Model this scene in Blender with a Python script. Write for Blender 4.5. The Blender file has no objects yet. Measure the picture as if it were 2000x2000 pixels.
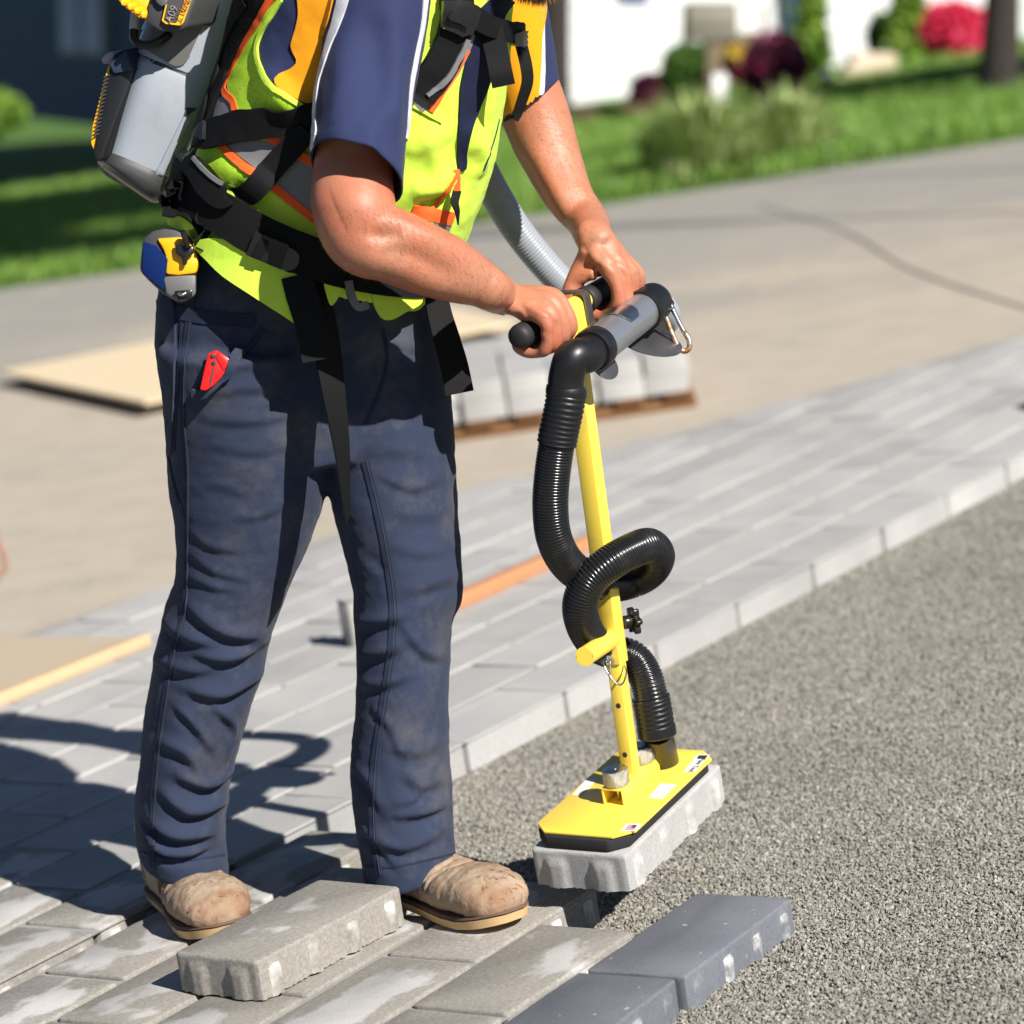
import bpy, bmesh, math, random
import numpy as np
from mathutils import Vector, Matrix, noise as mnoise
from mathutils.bvhtree import BVHTree
from mathutils.geometry import delaunay_2d_cdt

random.seed(7)
rng = np.random.default_rng(7)
scene = bpy.context.scene
col = scene.collection

# ------------------------------------------------------------------ camera
FPX, CAMH = 5896.0, 1.4164                       # focal length in 2000-px units, height above the paving
PIT, ROL = math.radians(10.207), math.radians(8.3156)
_f = np.array([0, math.cos(PIT), -math.sin(PIT)]); _r = np.array([1.0, 0, 0]); _d = np.cross(_f, _r)
RR = np.array([math.cos(ROL)*_r + math.sin(ROL)*_d, -math.sin(ROL)*_r + math.cos(ROL)*_d, _f])
CC = np.array([0, 0, CAMH])
UPG = np.array([math.sin(ROL), 0, math.cos(ROL)])     # plumb line: the site slopes up to the right

def P(px, py, d):                                  # site survey: sight line (px,py) at distance d -> point
    return CC + RR.T @ np.array([(px-1000)/FPX*d, (py-1000)/FPX*d, d])
def G(px, py, z=0.0):                              # sight line -> point on the level z
    v = RR.T @ np.array([(px-1000)/FPX, (py-1000)/FPX, 1.0])
    return CC + v*((z-CAMH)/v[2])
def proj(p):
    q = RR @ (np.asarray(p, float)-CC); return np.array([1000+FPX*q[0]/q[2], 1000+FPX*q[1]/q[2], q[2]])

cam_d = bpy.data.cameras.new('camera'); cam = bpy.data.objects.new('camera', cam_d); col.objects.link(cam)
cam.matrix_world = Matrix(((RR[0][0], -RR[1][0], -RR[2][0], CC[0]), (RR[0][1], -RR[1][1], -RR[2][1], CC[1]),
                           (RR[0][2], -RR[1][2], -RR[2][2], CC[2]), (0, 0, 0, 1)))
cam_d.sensor_width = 36; cam_d.lens = 36*FPX/2000; cam_d.clip_end = 500; cam_d.clip_start = 0.05
cam_d.dof.use_dof = True; cam_d.dof.focus_distance = 4.52; cam_d.dof.aperture_fstop = 3.4
scene.camera = cam

# ------------------------------------------------------------------ light
SUN = np.array([0.53, -0.61, 0.60]); SUN /= np.linalg.norm(SUN)
world = bpy.data.worlds.new('World'); scene.world = world; world.use_nodes = True
wn = world.node_tree.nodes; wl = world.node_tree.links; wn.clear()
sky = wn.new('ShaderNodeTexSky'); sky.sky_type = 'NISHITA'; sky.sun_disc = False
sky.sun_elevation = math.asin(SUN[2]); sky.sun_rotation = math.atan2(SUN[0], SUN[1])
sky.air_density = 0.6; sky.dust_density = 0.2; sky.ozone_density = 1.5
bg = wn.new('ShaderNodeBackground'); bg.inputs[1].default_value = 0.05
wo = wn.new('ShaderNodeOutputWorld'); wl.new(sky.outputs[0], bg.inputs[0]); wl.new(bg.outputs[0], wo.inputs[0])
sl = bpy.data.lights.new('sun', 'SUN'); sl.energy = 5.0; sl.angle = math.radians(0.53); sl.color = (1.0, 0.955, 0.895)
so = bpy.data.objects.new('sun', sl); col.objects.link(so); so.location = (6, -6, 9)
so.rotation_euler = Vector(tuple(SUN)).to_track_quat('Z', 'Y').to_euler()
scene.view_settings.view_transform = 'Standard'; scene.view_settings.look = 'None'
scene.view_settings.exposure = 0.62; scene.view_settings.gamma = 1.0
scene.render.engine = 'CYCLES'; scene.cycles.use_denoising = True; scene.cycles.max_bounces = 6

# ------------------------------------------------------------------ materials
def lin(r, g, b):
    return tuple(((c/255)/12.92 if c <= 10.3 else ((c/255+0.055)/1.055)**2.4) for c in (r, g, b))
class NT:
    def __init__(s, name):
        s.m = bpy.data.materials.new(name); s.m.use_nodes = True; s.t = s.m.node_tree; s.t.nodes.clear()
        s.out = s.n('ShaderNodeOutputMaterial'); s.b = s.n('ShaderNodeBsdfPrincipled'); s.l(s.b.outputs[0], s.out.inputs[0])
        s.tc = s.n('ShaderNodeTexCoord'); s.co = s.tc.outputs['Object']
    def n(s, t): return s.t.nodes.new(t)
    def l(s, a, b): s.t.links.new(a, b)
    def mapping(s, scale=(1, 1, 1), rot=(0, 0, 0), src=None):
        m = s.n('ShaderNodeMapping'); m.inputs['Scale'].default_value = scale; m.inputs['Rotation'].default_value = rot
        s.l(src or s.co, m.inputs[0]); return m.outputs[0]
    def noise(s, scale, detail=4, rough=.55, src=None, dist=0):
        n = s.n('ShaderNodeTexNoise'); n.inputs['Scale'].default_value = scale; n.inputs['Detail'].default_value = detail
        n.inputs['Roughness'].default_value = rough; n.inputs['Distortion'].default_value = dist
        s.l(src or s.co, n.inputs['Vector']); return n.outputs[0]
    def vor(s, scale, src=None, feat='F1'):
        n = s.n('ShaderNodeTexVoronoi'); n.inputs['Scale'].default_value = scale; n.feature = feat; s.l(src or s.co, n.inputs['Vector']); return n
    def ramp(s, fac, stops):
        r = s.n('ShaderNodeValToRGB'); e = r.color_ramp.elements
        while len(e) < len(stops): e.new(.5)
        for k, (p, c) in enumerate(stops):
            e[k].position = p; e[k].color = (c[0], c[1], c[2], 1) if not isinstance(c, (int, float)) else (c, c, c, 1)
        s.l(fac, r.inputs[0]); return r.outputs[0]
    def mix(s, fac, a, b, mode='MIX'):
        m = s.n('ShaderNodeMix'); m.data_type = 'RGBA'; m.blend_type = mode; m.clamp_factor = True
        for k, v in ((0, fac), (6, a), (7, b)):
            if isinstance(v, (int, float)): m.inputs[k].default_value = v
            elif isinstance(v, tuple): m.inputs[k].default_value = (v[0], v[1], v[2], 1)
            else: s.l(v, m.inputs[k])
        return m.outputs[2]
    def math(s, op, a, b=0.0):
        m = s.n('ShaderNodeMath'); m.operation = op
        for k, v in ((0, a), (1, b)):
            if isinstance(v, (int, float)): m.inputs[k].default_value = v
            else: s.l(v, m.inputs[k])
        return m.outputs[0]
    def bump(s, h, strength=.3, dist=.001, prev=None):
        b = s.n('ShaderNodeBump'); b.inputs['Strength'].default_value = strength; b.inputs['Distance'].default_value = dist
        s.l(h, b.inputs['Height'])
        if prev is not None: s.l(prev, b.inputs['Normal'])
        s.l(b.outputs[0], s.b.inputs['Normal']); return b.outputs[0]
    def base(s, c):
        if isinstance(c, tuple): s.b.inputs['Base Color'].default_value = (c[0], c[1], c[2], 1)
        else: s.l(c, s.b.inputs['Base Color'])
    def set(s, **k):
        for a, v in k.items(): s.b.inputs[a.replace('_', ' ')].default_value = v
    def rnd(s):
        return s.n('ShaderNodeObjectInfo').outputs['Random']

def dirty(name, c, rough, dirt, amt, coat=.25):
    t = NT(name); n = t.ramp(t.noise(14, 6, .7), [(.52, 0.0), (.75, amt)]); cc = t.mix(n, c, dirt); cc = t.mix(t.math('MULTIPLY', t.ramp(t.noise(160, 3, .6, t.mapping((1, 1, .15))), [(.70, 0.0), (.76, 1.0)]), amt*.8), cc, dirt)
    t.base(cc); t.set(Roughness=rough); t.l(t.math('ADD', t.math('MULTIPLY', n, .5), rough), t.b.inputs['Roughness']); t.b.inputs['Coat Weight'].default_value = coat; t.b.inputs['Coat Roughness'].default_value = .2; t.bump(t.noise(240, 3), .08, .0005); return t.m
def pm(name, c, rough=.6, var=.12, scale=25, bump=.15, bscale=300, metal=0, spec=.5, bd=.0006, **kw):
    t = NT(name); lo = tuple(x*(1-var) for x in c); hi = tuple(min(1, x*(1+var)) for x in c)
    t.base(t.mix(t.noise(scale), lo, hi)); t.set(Roughness=rough, Metallic=metal); t.b.inputs['Specular IOR Level'].default_value = spec
    if bump: t.bump(t.noise(bscale, 3), bump, bd)
    for k, v in kw.items(): t.b.inputs[k.replace('_', ' ')].default_value = v
    return t.m
def cloth(name, c, weave=900, var=.10, dust=None, rough=.85, wr=.5, sheen=.15):
    t = NT(name); n1 = t.noise(9, 5, .6)
    cc = t.mix(n1, tuple(x*(1-var) for x in c), tuple(min(1, x*(1+var)) for x in c))
    if dust:
        dn = t.ramp(t.noise(7, 6, .7), [(.50, 0.0), (.72, 1.0)]); cc = t.mix(t.math('MULTIPLY', dn, dust[1]), cc, dust[0])
        sp = t.ramp(t.noise(170, 2, .5), [(.72, 0.0), (.76, 1.0)]); m2 = t.ramp(t.noise(11, 3), [(.5, 0.0), (.62, 1.0)])
        cc = t.mix(t.math('MULTIPLY', t.math('MULTIPLY', sp, m2), .45), cc, dust[0])
    t.base(cc); t.set(Roughness=rough); t.b.inputs['Sheen Weight'].default_value = sheen; t.b.inputs['Specular IOR Level'].default_value = .2
    w = t.n('ShaderNodeTexWave'); w.inputs['Scale'].default_value = weave; w.inputs['Distortion'].default_value = 2; t.l(t.mapping((1, .35, 1), (.4, .3, .8)), w.inputs[0])
    b1 = t.bump(t.noise(38, 4, .6), wr, .0025); t.bump(w.outputs[1], .25, .0004, b1)
    return t.m

M = {}
def concrete(name, lo, hi, streak, damp=0.0, chips=.25, nibs=1):
    t = NT(name); oi = t.n('ShaderNodeObjectInfo')
    va = t.n('ShaderNodeVectorMath'); va.operation = 'ADD'; t.l(t.co, va.inputs[0])
    cx = t.n('ShaderNodeCombineXYZ'); r10 = t.math('MULTIPLY', oi.outputs['Random'], 37.0)
    t.l(r10, cx.inputs[0]); t.l(t.math('MULTIPLY', oi.outputs['Random'], 91.0), cx.inputs[1]); t.l(cx.outputs[0], va.inputs[1]); s = va.outputs[0]
    c = t.mix(t.ramp(t.noise(5, 5, .6, s, .4), [(.35, 0.0), (.68, 1.0)]), lo, hi)
    c = t.mix(t.ramp(t.noise(3.2, 4, .55, t.mapping((.5, 2.2, 1), src=s), .6), [(.55, 0.0), (.75, .75)]), c, streak)
    c = t.mix(oi.outputs['Random'], c, tuple(x*.86 for x in lo), 'MIX') if False else c
    vv = t.math('ADD', t.math('MULTIPLY', oi.outputs['Random'], .22), .89); c = t.mix(1.0, c, vv, 'MULTIPLY')
    c = t.mix(t.math('MULTIPLY', t.ramp(t.noise(260, 3, .7, s), [(.3, 1.0), (.5, 0.0)]), .5), c, tuple(x*.5 for x in lo))
    c = t.mix(t.math('MULTIPLY', t.ramp(t.noise(330, 2, .6, s), [(.62, 0.0), (.70, 1.0)]), .35), c, tuple(min(.7, x*1.6) for x in hi))
    c = t.mix(t.math('MULTIPLY', t.ramp(t.noise(48, 2, .5, s), [(.715, 0.0), (.735, 1.0)]), .7), c, (.50, .48, .44))
    rough = .88
    if damp:
        sx = t.n('ShaderNodeSeparateXYZ'); t.l(t.co, sx.inputs[0])
        ex = t.math('MULTIPLY', t.math('ABSOLUTE', sx.outputs[0]), 1.25); ey = t.math('MULTIPLY', t.math('ABSOLUTE', sx.outputs[1]), 2.7)
        e = t.math('MULTIPLY', t.math('MAXIMUM', ex, ey), 1.15)
        w = t.math('ADD', t.noise(6.5, 4, .55, t.mapping((.9, 1.25, 1), src=s), .25), e)
        msk = t.ramp(w, [(.72-.1*damp, 0.0), (.79-.1*damp, 1.0)])
        grain = t.ramp(t.noise(140, 4, .75, s), [(.3, .45), (.62, 1.0)])
        c = t.mix(t.math('MULTIPLY', t.math('MULTIPLY', msk, grain), .78), c, lin(116, 109, 96))
    if nibs:
        sp = t.n('ShaderNodeSeparateXYZ'); t.l(t.co, sp.inputs[0]); pr_ = t.math('GREATER_THAN', t.math('ABSOLUTE', sp.outputs[1]), .0836)
        c = t.mix(t.math('MULTIPLY', pr_, t.math('MULTIPLY', t.ramp(t.noise(13, 3, .6, s), [(.42, 0.0), (.55, 1.0)]), t.ramp(t.noise(70, 4, .7, s), [(.34, .1), (.58, .8)]))), c, (.62, .61, .58))
    t.base(c); t.set(Roughness=rough); t.b.inputs['Specular IOR Level'].default_value = .3
    b1 = t.bump(t.noise(60, 4, .6, s), .25, .0015); t.bump(t.noise(420, 4, .7, s), .5, .0012, b1)
    return t.m
M['paver'] = concrete('paver_concrete', (.375, .370, .358), (.445, .435, .418), (.305, .31, .322), nibs=0)
M['paver_damp'] = concrete('paver_concrete_damp', (.41, .40, .385), (.50, .485, .465), (.33, .33, .33), damp=1.35)
M['paver_wet'] = concrete('paver_concrete_wet', (.40, .39, .375), (.49, .475, .455), (.33, .33, .33), damp=2.3)
M['paver_held'] = concrete('paver_concrete_held', (.38, .372, .36), (.46, .45, .43), (.30, .30, .30))
M['paver_blue'] = concrete('paver_bluestone', (.125, .133, .155), (.165, .172, .195), (.10, .107, .13))
M['nib_white'] = pm('efflorescence', (.62, .61, .58), .9, .1, 60, .4, 300)
M['yellow'] = dirty('yellow_powder_coat', lin(252, 220, 82), .34, lin(186, 160, 96), .4)
M['peg_shade'] = pm('yellow_bore_shade', lin(90, 74, 10), .6)  # darker yellow that paints the shade inside the side peg
M['black_rub'] = pm('black_rubber', (.009, .009, .010), .38, .2, 40, .12, 400)
M['black_pl'] = pm('black_plastic', (.012, .0125, .014), .28, .2, 30, .06, 300)
M['hose_blk'] = dirty('black_hose', (.010, .010, .011), .22, (.07, .062, .05), .35, .0)
M['hose_gry'] = pm('grey_hose', (.30, .32, .35), .33, .06, 20, .04, 300)
M['foam'] = pm('black_foam', (.017, .017, .018), .85, .3, 80, .5, 260)
M['zinc'] = pm('zinc_pipe', (.50, .52, .54), .38, .16, 22, .12, 120, metal=.85)
M['steel'] = pm('steel', (.60, .60, .60), .28, .1, 40, .1, 200, metal=1.0)
M['dark_steel'] = pm('dark_steel', (.16, .16, .17), .42, .15, 40, .15, 200, metal=.8)
def _kn():
    t = NT('knurled_steel'); t.base((.50, .50, .50)); t.set(Roughness=.42, Metallic=1.0)
    v = t.vor(900); t.bump(v.outputs[0], .9, .0012); return t.m
M['knurl'] = _kn()
def _rust():
    t = NT('rusted_steel'); n = t.ramp(t.noise(60, 4, .6), [(.42, 0.0), (.55, 1.0)])
    t.base(t.mix(n, (.55, .54, .52), (.42, .20, .06))); t.set(Metallic=.75, Roughness=.4); t.bump(t.noise(300), .3, .0005); return t.m
M['rust'] = _rust()
M['web'] = cloth('black_webbing', (.0045, .0045, .005), 1400, .2, None, .7, .1, 0)
M['mesh_black'] = cloth('black_mesh', (.005, .005, .0055), 1100, .2, None, .8, .2, 0)
M['trouser'] = cloth('navy_canvas', (.027, .037, .070), 1300, .18, ((.19, .165, .13), .30), .9, .5, .05)
M['seam'] = cloth('navy_seam', (.018, .026, .052), 900, .2, None, .9, .6, .03)
M['thread'] = pm('thread', (.032, .038, .058), .9)
M['lime'] = cloth('lime_vest', (.60, .86, .075), 1500, .05, None, .8, .35, .05)
def _mesh():
    t = NT('lime_mesh'); v = t.vor(330, feat='F1'); h = t.ramp(v.outputs[0], [(.16, 0.0), (.3, 1.0)])
    t.base(t.mix(h, (.10, .16, .02), (.50, .80, .03))); t.set(Roughness=.8); t.bump(h, .7, .001); return t.m
M['lime_mesh'] = _mesh()
M['refl'] = pm('reflective_tape', (.17, .17, .175), .38, .06, 12, .2, 500, spec=.6)
M['orange'] = pm('orange_trim', lin(255, 96, 28), .75, .06, 20, .25, 500)
M['shirt'] = cloth('navy_shirt', (.022, .031, .088), 1700, .08, None, .75, .3, .05)
M['shirt_shade'] = cloth('navy_shirt_shade', (.010, .014, .038), 1700, .08, None, .8, .3, .0)  # shirt navy darkened to paint in the shade of chin and strap
M['shirt_y'] = cloth('gold_panel', lin(236, 156, 18), 1700, .06, None, .75, .3, .1)
M['white_tr'] = cloth('white_piping', (.62, .62, .66), 1200, .08, None, .8, .7, .1)
def _skin():
    t = NT('skin'); n = t.noise(16, 5, .6); c = t.mix(n, (.40, .160, .088), (.50, .222, .134))
    c = t.mix(t.math('MULTIPLY', t.ramp(t.noise(7, 3), [(.42, 0.0), (.62, 1.0)]), .75), c, (.47, .125, .066))
    c = t.mix(t.math('MULTIPLY', t.ramp(t.noise(230, 3, .6), [(.55, 0.0), (.66, 1.0)]), .22), c, (.30, .11, .055))
    t.base(c); t.set(Roughness=.45); t.b.inputs['Subsurface Weight'].default_value = .08; t.b.inputs['Subsurface Radius'].default_value = (.012, .004, .002)
    t.b.inputs['Subsurface Scale'].default_value = .5; t.b.inputs['Specular IOR Level'].default_value = .42
    b1 = t.bump(t.noise(60, 5, .65), .35, .0022); t.bump(t.vor(620).outputs[0], .4, .0006, b1); return t.m
M['skin'] = _skin()
M['hair'] = pm('brown_hair', (.30, .17, .085), .6, .3, 120, .6, 500)
M['nail'] = pm('nail', (.55, .33, .26), .3)
def _leather():
    t = NT('tan_leather'); c = t.mix(t.ramp(t.noise(10, 6, .65), [(.35, 0.0), (.65, 1.0)]), lin(136, 102, 74), lin(166, 148, 126))
    c = t.mix(t.ramp(t.noise(26, 5, .7, None, 1.2), [(.60, 0.0), (.72, .7)]), c, lin(150, 96, 66))
    c = t.mix(t.math('MULTIPLY', t.ramp(t.noise(85, 4, .7), [(.60, 0.0), (.66, 1.0)]), .55), c, lin(80, 58, 44))
    t.base(c); t.set(Roughness=.72); b1 = t.bump(t.noise(38, 6, .7, None, .8), .7, .004); t.bump(t.noise(300, 4), .5, .0010, b1); return t.m
M['leather'] = _leather(); M['scuff'] = pm('torn_leather', lin(142, 100, 74), .8)
M['welt'] = pm('boot_welt', lin(96, 74, 62), .8, .2, 60)
M['sole'] = pm('boot_sole', lin(205, 170, 120), .7, .18, 25, .3, 160)
M['sole_dark'] = pm('boot_midsole', lin(52, 47, 42), .8, .2, 60)
M['pack'] = dirty('pack_grey', (.33, .36, .405), .36, (.20, .19, .175), .4, .0)
M['pack_dk'] = pm('pack_charcoal', (.045, .045, .047), .5, .15, 40, .15, 300)
M['pack_sl'] = pm('pack_lid', (.13, .125, .115), .35, .1, 20, .05, 200)
M['dw'] = pm('tool_yellow', lin(250, 178, 14), .42, .05, 20, .08, 300)
M['tape_blue'] = pm('blue_sticker', lin(12, 34, 86), .85, .06, 30, .1, 300, spec=.1)
M['red'] = pm('red_plastic', lin(228, 30, 28), .35, .05, 30, .05, 300)
M['white'] = pm('white_label', (.78, .77, .74), .5, .04, 30, .03)
M['ink'] = pm('black_ink', (.03, .03, .035), .6)
M['ink_grey'] = pm('grey_ink', (.42, .40, .40), .6)
M['ink_red'] = pm('red_ink', lin(205, 60, 60), .6)
M['ink_blue'] = pm('blue_ink', lin(70, 70, 150), .6)
M['ink_brown'] = pm('brown_ink', (.16, .05, .015), .6)
M['grip'] = pm('foam_grip', (.016, .016, .017), .62, .2, 60, .35, 380)

# ------------------------------------------------------------------ object helpers
ORG = {}
def _link(o, parent):
    col.objects.link(o)
    if parent is not None: o.parent = parent
def tag(o, label=None, cat=None, group=None, kind=None):
    if label: o['label'] = label
    if cat: o['category'] = cat
    if group: o['group'] = group
    if kind: o['kind'] = kind
    return o
def empty(name, loc, label=None, cat=None, group=None, kind=None):
    o = bpy.data.objects.new(name, None); o.empty_display_size = .05; o.location = tuple(float(x) for x in loc)
    col.objects.link(o); ORG[o.name] = np.asarray(loc, float); return tag(o, label, cat, group, kind)
def mesh_of(name, V, F, mats, smooth=True, sharp=None, mi=None):
    me = bpy.data.meshes.new(name); me.from_pydata([tuple(map(float, v)) for v in V], [], [tuple(int(i) for i in f) for f in F])
    for m in (mats if isinstance(mats, (list, tuple)) else [mats]): me.materials.append(m)
    if mi is not None: me.polygons.foreach_set('material_index', np.asarray(mi, dtype=np.int32))
    me.polygons.foreach_set('use_smooth', [bool(smooth)]*len(me.polygons))
    if smooth and sharp: me.set_sharp_from_angle(angle=math.radians(sharp))
    me.validate(); me.update(); return me
def obj(name, V, F, mats, parent=None, smooth=True, sharp=None, mi=None, label=None):
    V = np.asarray(V, float).reshape(-1, 3)
    org = ORG[parent.name] if parent is not None else np.array([V[:, 0].mean(), V[:, 1].mean(), V[:, 2].min()])
    o = bpy.data.objects.new(name, mesh_of(name, V-org, F, mats, smooth, sharp, mi))
    _link(o, parent); ORG[o.name] = org
    if parent is None: o.location = tuple(org)
    if label: o['label'] = label
    return o
def nrm(v): v = np.asarray(v, float); return v/(np.linalg.norm(v)+1e-12)
def merge(*parts):
    V = []; F = []; k = 0
    for v, f in parts:
        V.append(np.asarray(v, float).reshape(-1, 3)); F += [tuple(i+k for i in q) for q in f]; k += len(V[-1])
    return np.vstack(V), F
def catmull(pts, step=None, n=None):
    p = np.asarray(pts, float); p = np.vstack([2*p[0]-p[1], p, 2*p[-1]-p[-2]]); out = []
    for i in range(1, len(p)-2):
        m = n or max(2, int(np.ceil(np.linalg.norm((p[i+1]-p[i])[:3])/step)))
        for t in np.linspace(0, 1, m, endpoint=False):
            a, b, c, d = p[i-1], p[i], p[i+1], p[i+2]
            out.append(.5*((2*b)+(-a+c)*t+(2*a-5*b+4*c-d)*t*t+(-a+3*b-3*c+d)*t**3))
    out.append(p[-2]); return np.array(out)
def tangents(p):
    t = np.gradient(p, axis=0); return t/(np.linalg.norm(t, axis=1, keepdims=True)+1e-12)
def tube_faces(n, m, cap0=True, cap1=True, closed=False):
    F = []
    for i in range(n-1 if not closed else n):
        a = i*m; b = ((i+1) % n)*m
        for j in range(m): F.append((a+j, a+(j+1) % m, b+(j+1) % m, b+j))
    if not closed:
        if cap0: F.append(tuple(range(m-1, -1, -1)))
        if cap1: F.append(tuple((n-1)*m+j for j in range(m)))
    return F
def sweep(path, rad, m=20, cap=True, closed=False):
    """round tube along a path, parallel transported; rad scalar or per-point array"""
    p = np.asarray(path, float); n = len(p); t = tangents(p); rad = np.broadcast_to(rad, (n,))
    b = np.cross(t[0], [0.13, .2, .97]); b = nrm(b if np.linalg.norm(b) > .05 else np.cross(t[0], [1, 0, 0]))
    V = np.zeros((n, m, 3)); a = np.linspace(0, 2*math.pi, m, endpoint=False)
    for i in range(n):
        b = nrm(b-t[i]*np.dot(b, t[i])); c = np.cross(t[i], b)
        V[i] = p[i]+rad[i]*(np.cos(a)[:, None]*b+np.sin(a)[:, None]*c)
    return V.reshape(-1, 3), tube_faces(n, m, cap, cap, closed)
def ribbed(path, r, pitch, amp, m=20, step=None):
    p = np.asarray(path, float); s = np.concatenate([[0], np.cumsum(np.linalg.norm(np.diff(p, axis=0), axis=1))])
    q = np.arange(0, s[-1], pitch/4); pp = np.stack([np.interp(q, s, p[:, k]) for k in range(3)], 1)
    prof = np.array([1.0, .75, -1.0, .75])[np.arange(len(q)) % 4]
    return sweep(pp, r+amp*prof, m)
def section_loft(sec, m=28, n=6, ex=2.0, cap=True, view=True):
    """limb / garment: rows (px,py,dist,half_width_px,half_depth_m[,tilt_px]) -> lofted super-ellipse rings"""
    s = [tuple(r)+((0,) if len(r) == 5 else ()) for r in sec]
    q = catmull([list(r) for r in s], n=n)
    c = np.array([P(*r[:3]) for r in q]); t = tangents(c); V = np.zeros((len(q), m, 3)); a = np.linspace(0, 2*math.pi, m, endpoint=False)
    ca, sa = np.cos(a), np.sin(a); sx = np.sign(ca)*np.abs(ca)**(2/ex); sy = np.sign(sa)*np.abs(sa)**(2/ex)
    for i in range(len(q)):
        vd = nrm(c[i]-CC); b = nrm(np.cross(vd, t[i])); nn = np.cross(t[i], b); k = q[i][2]/FPX
        V[i] = c[i]+(q[i][3]*k*sx)[:, None]*b+(q[i][4]*sy)[:, None]*nn+(-q[i][5]*k*ca)[:, None]*t[i]
    return V.reshape(-1, 3), tube_faces(len(q), m, cap, cap)
def grab(o):
    dg = bpy.context.evaluated_depsgraph_get(); dg.update(); e = o.evaluated_get(dg); me = e.to_mesh()
    V = np.zeros(len(me.vertices)*3); me.vertices.foreach_get('co', V); N = np.zeros(len(me.vertices)*3); me.vertices.foreach_get('normal', N)
    F = [tuple(p.vertices) for p in me.polygons]; e.to_mesh_clear(); return V.reshape(-1, 3), F, N.reshape(-1, 3)
def remesh(V, F, voxel, smooth=6):
    me = bpy.data.meshes.new('tmp'); me.from_pydata([tuple(v) for v in V], [], F); o = bpy.data.objects.new('tmp', me); col.objects.link(o)
    r = o.modifiers.new('r', 'REMESH'); r.mode = 'VOXEL'; r.voxel_size = voxel
    if smooth: s = o.modifiers.new('s', 'SMOOTH'); s.iterations = smooth; s.factor = .5
    out = grab(o); bpy.data.objects.remove(o); bpy.data.meshes.remove(me); return out
def bvh_of(V, F): return BVHTree.FromPolygons([tuple(v) for v in V], F)
def ray(b, px, py):
    d = nrm(P(px, py, 1.0)-CC); h = b.ray_cast(Vector(CC), Vector(d))
    return (np.array(h[0]), np.array(h[1]) if np.dot(h[1], d) < 0 else -np.array(h[1])) if h[0] is not None else (None, None)
def near(b, q):
    h = b.find_nearest(Vector(tuple(q))); n = np.array(h[1]); return np.array(h[0]), n
def folds(V, N, b, lst):
    """cloth folds: rows (points_px, radius_m, height_m) raised (or sunk) along the fold line on the surface"""
    V = V.copy()
    for pts, r, amp in lst:
        q = [ray(b, *p)[0] for p in catmull(pts, step=4)]; q = [x for x in q if x is not None]
        if len(q) < 2: continue
        q = np.array(q); lo = q.min(0)-3*r; hi = q.max(0)+3*r
        idx = np.where(np.all((V > lo) & (V < hi), axis=1))[0]
        if not len(idx): continue
        X = V[idx]; d = np.linalg.norm(X[:, None]-q[None], axis=2); k = d.argmin(1); dm = d[np.arange(len(idx)), k]
        e = np.sin(np.pi*np.clip((k+.5)/len(q), 0, 1))**.5
        V[idx] += N[idx]*(amp*e*np.exp(-(dm/r)**2))[:, None]
    return V
def strip(name, b, pts, w, mat, parent, off=.003, th=.0015, step=6, nx=4, label=None, taper=None):
    """webbing / piping / seam lying on a garment surface, pts in sight-line coordinates"""
    px = catmull(pts, step=step); L = []
    for p in px:
        h, n = ray(b, p[0], p[1])
        if h is not None: L.append((h, n))
    if len(L) < 3: return None
    c = np.array([h for h, n in L]); nn = np.array([n for h, n in L])
    for _ in range(2): c[1:-1] = (c[:-2]+2*c[1:-1]+c[2:])/4; nn[1:-1] = (nn[:-2]+2*nn[1:-1]+nn[2:])/4
    t = tangents(c); n = len(c); ws = np.broadcast_to(w, (n,)) if taper is None else np.linspace(w, taper, n); V = []
    for i in range(n):
        s = nrm(np.cross(nn[i], t[i]))
        for j in range(nx+1):
            u = (j/nx-.5)*ws[i]; q, qn = near(b, c[i]+s*u)
            if np.dot(qn, nn[i]) < 0: qn = -qn
            if np.linalg.norm(q-(c[i]+s*u)) > .03: q, qn = c[i]+s*u, nn[i]
            V.append((q+nrm(qn+nn[i])*off, q+nrm(qn+nn[i])*(off-th-.001)))
    top = np.array([v[0] for v in V]); bot = np.array([v[1] for v in V]); k = len(top); F = []; W = nx+1
    for i in range(n-1):
        for j in range(nx):
            a = i*W+j; F.append((a, a+1, a+W+1, a+W)); F.append((k+a, k+a+W, k+a+W+1, k+a+1))
        a = i*W; F.append((a, a+W, k+a+W, k+a)); a = i*W+nx; F.append((a, k+a, k+a+W, a+W))
    for a in (0, (n-1)*W):
        for j in range(nx): F.append((a+j, k+a+j, k+a+j+1, a+j+1))
    return obj(name, np.vstack([top, bot]), F, mat, parent, True, 40, label=label)
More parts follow.
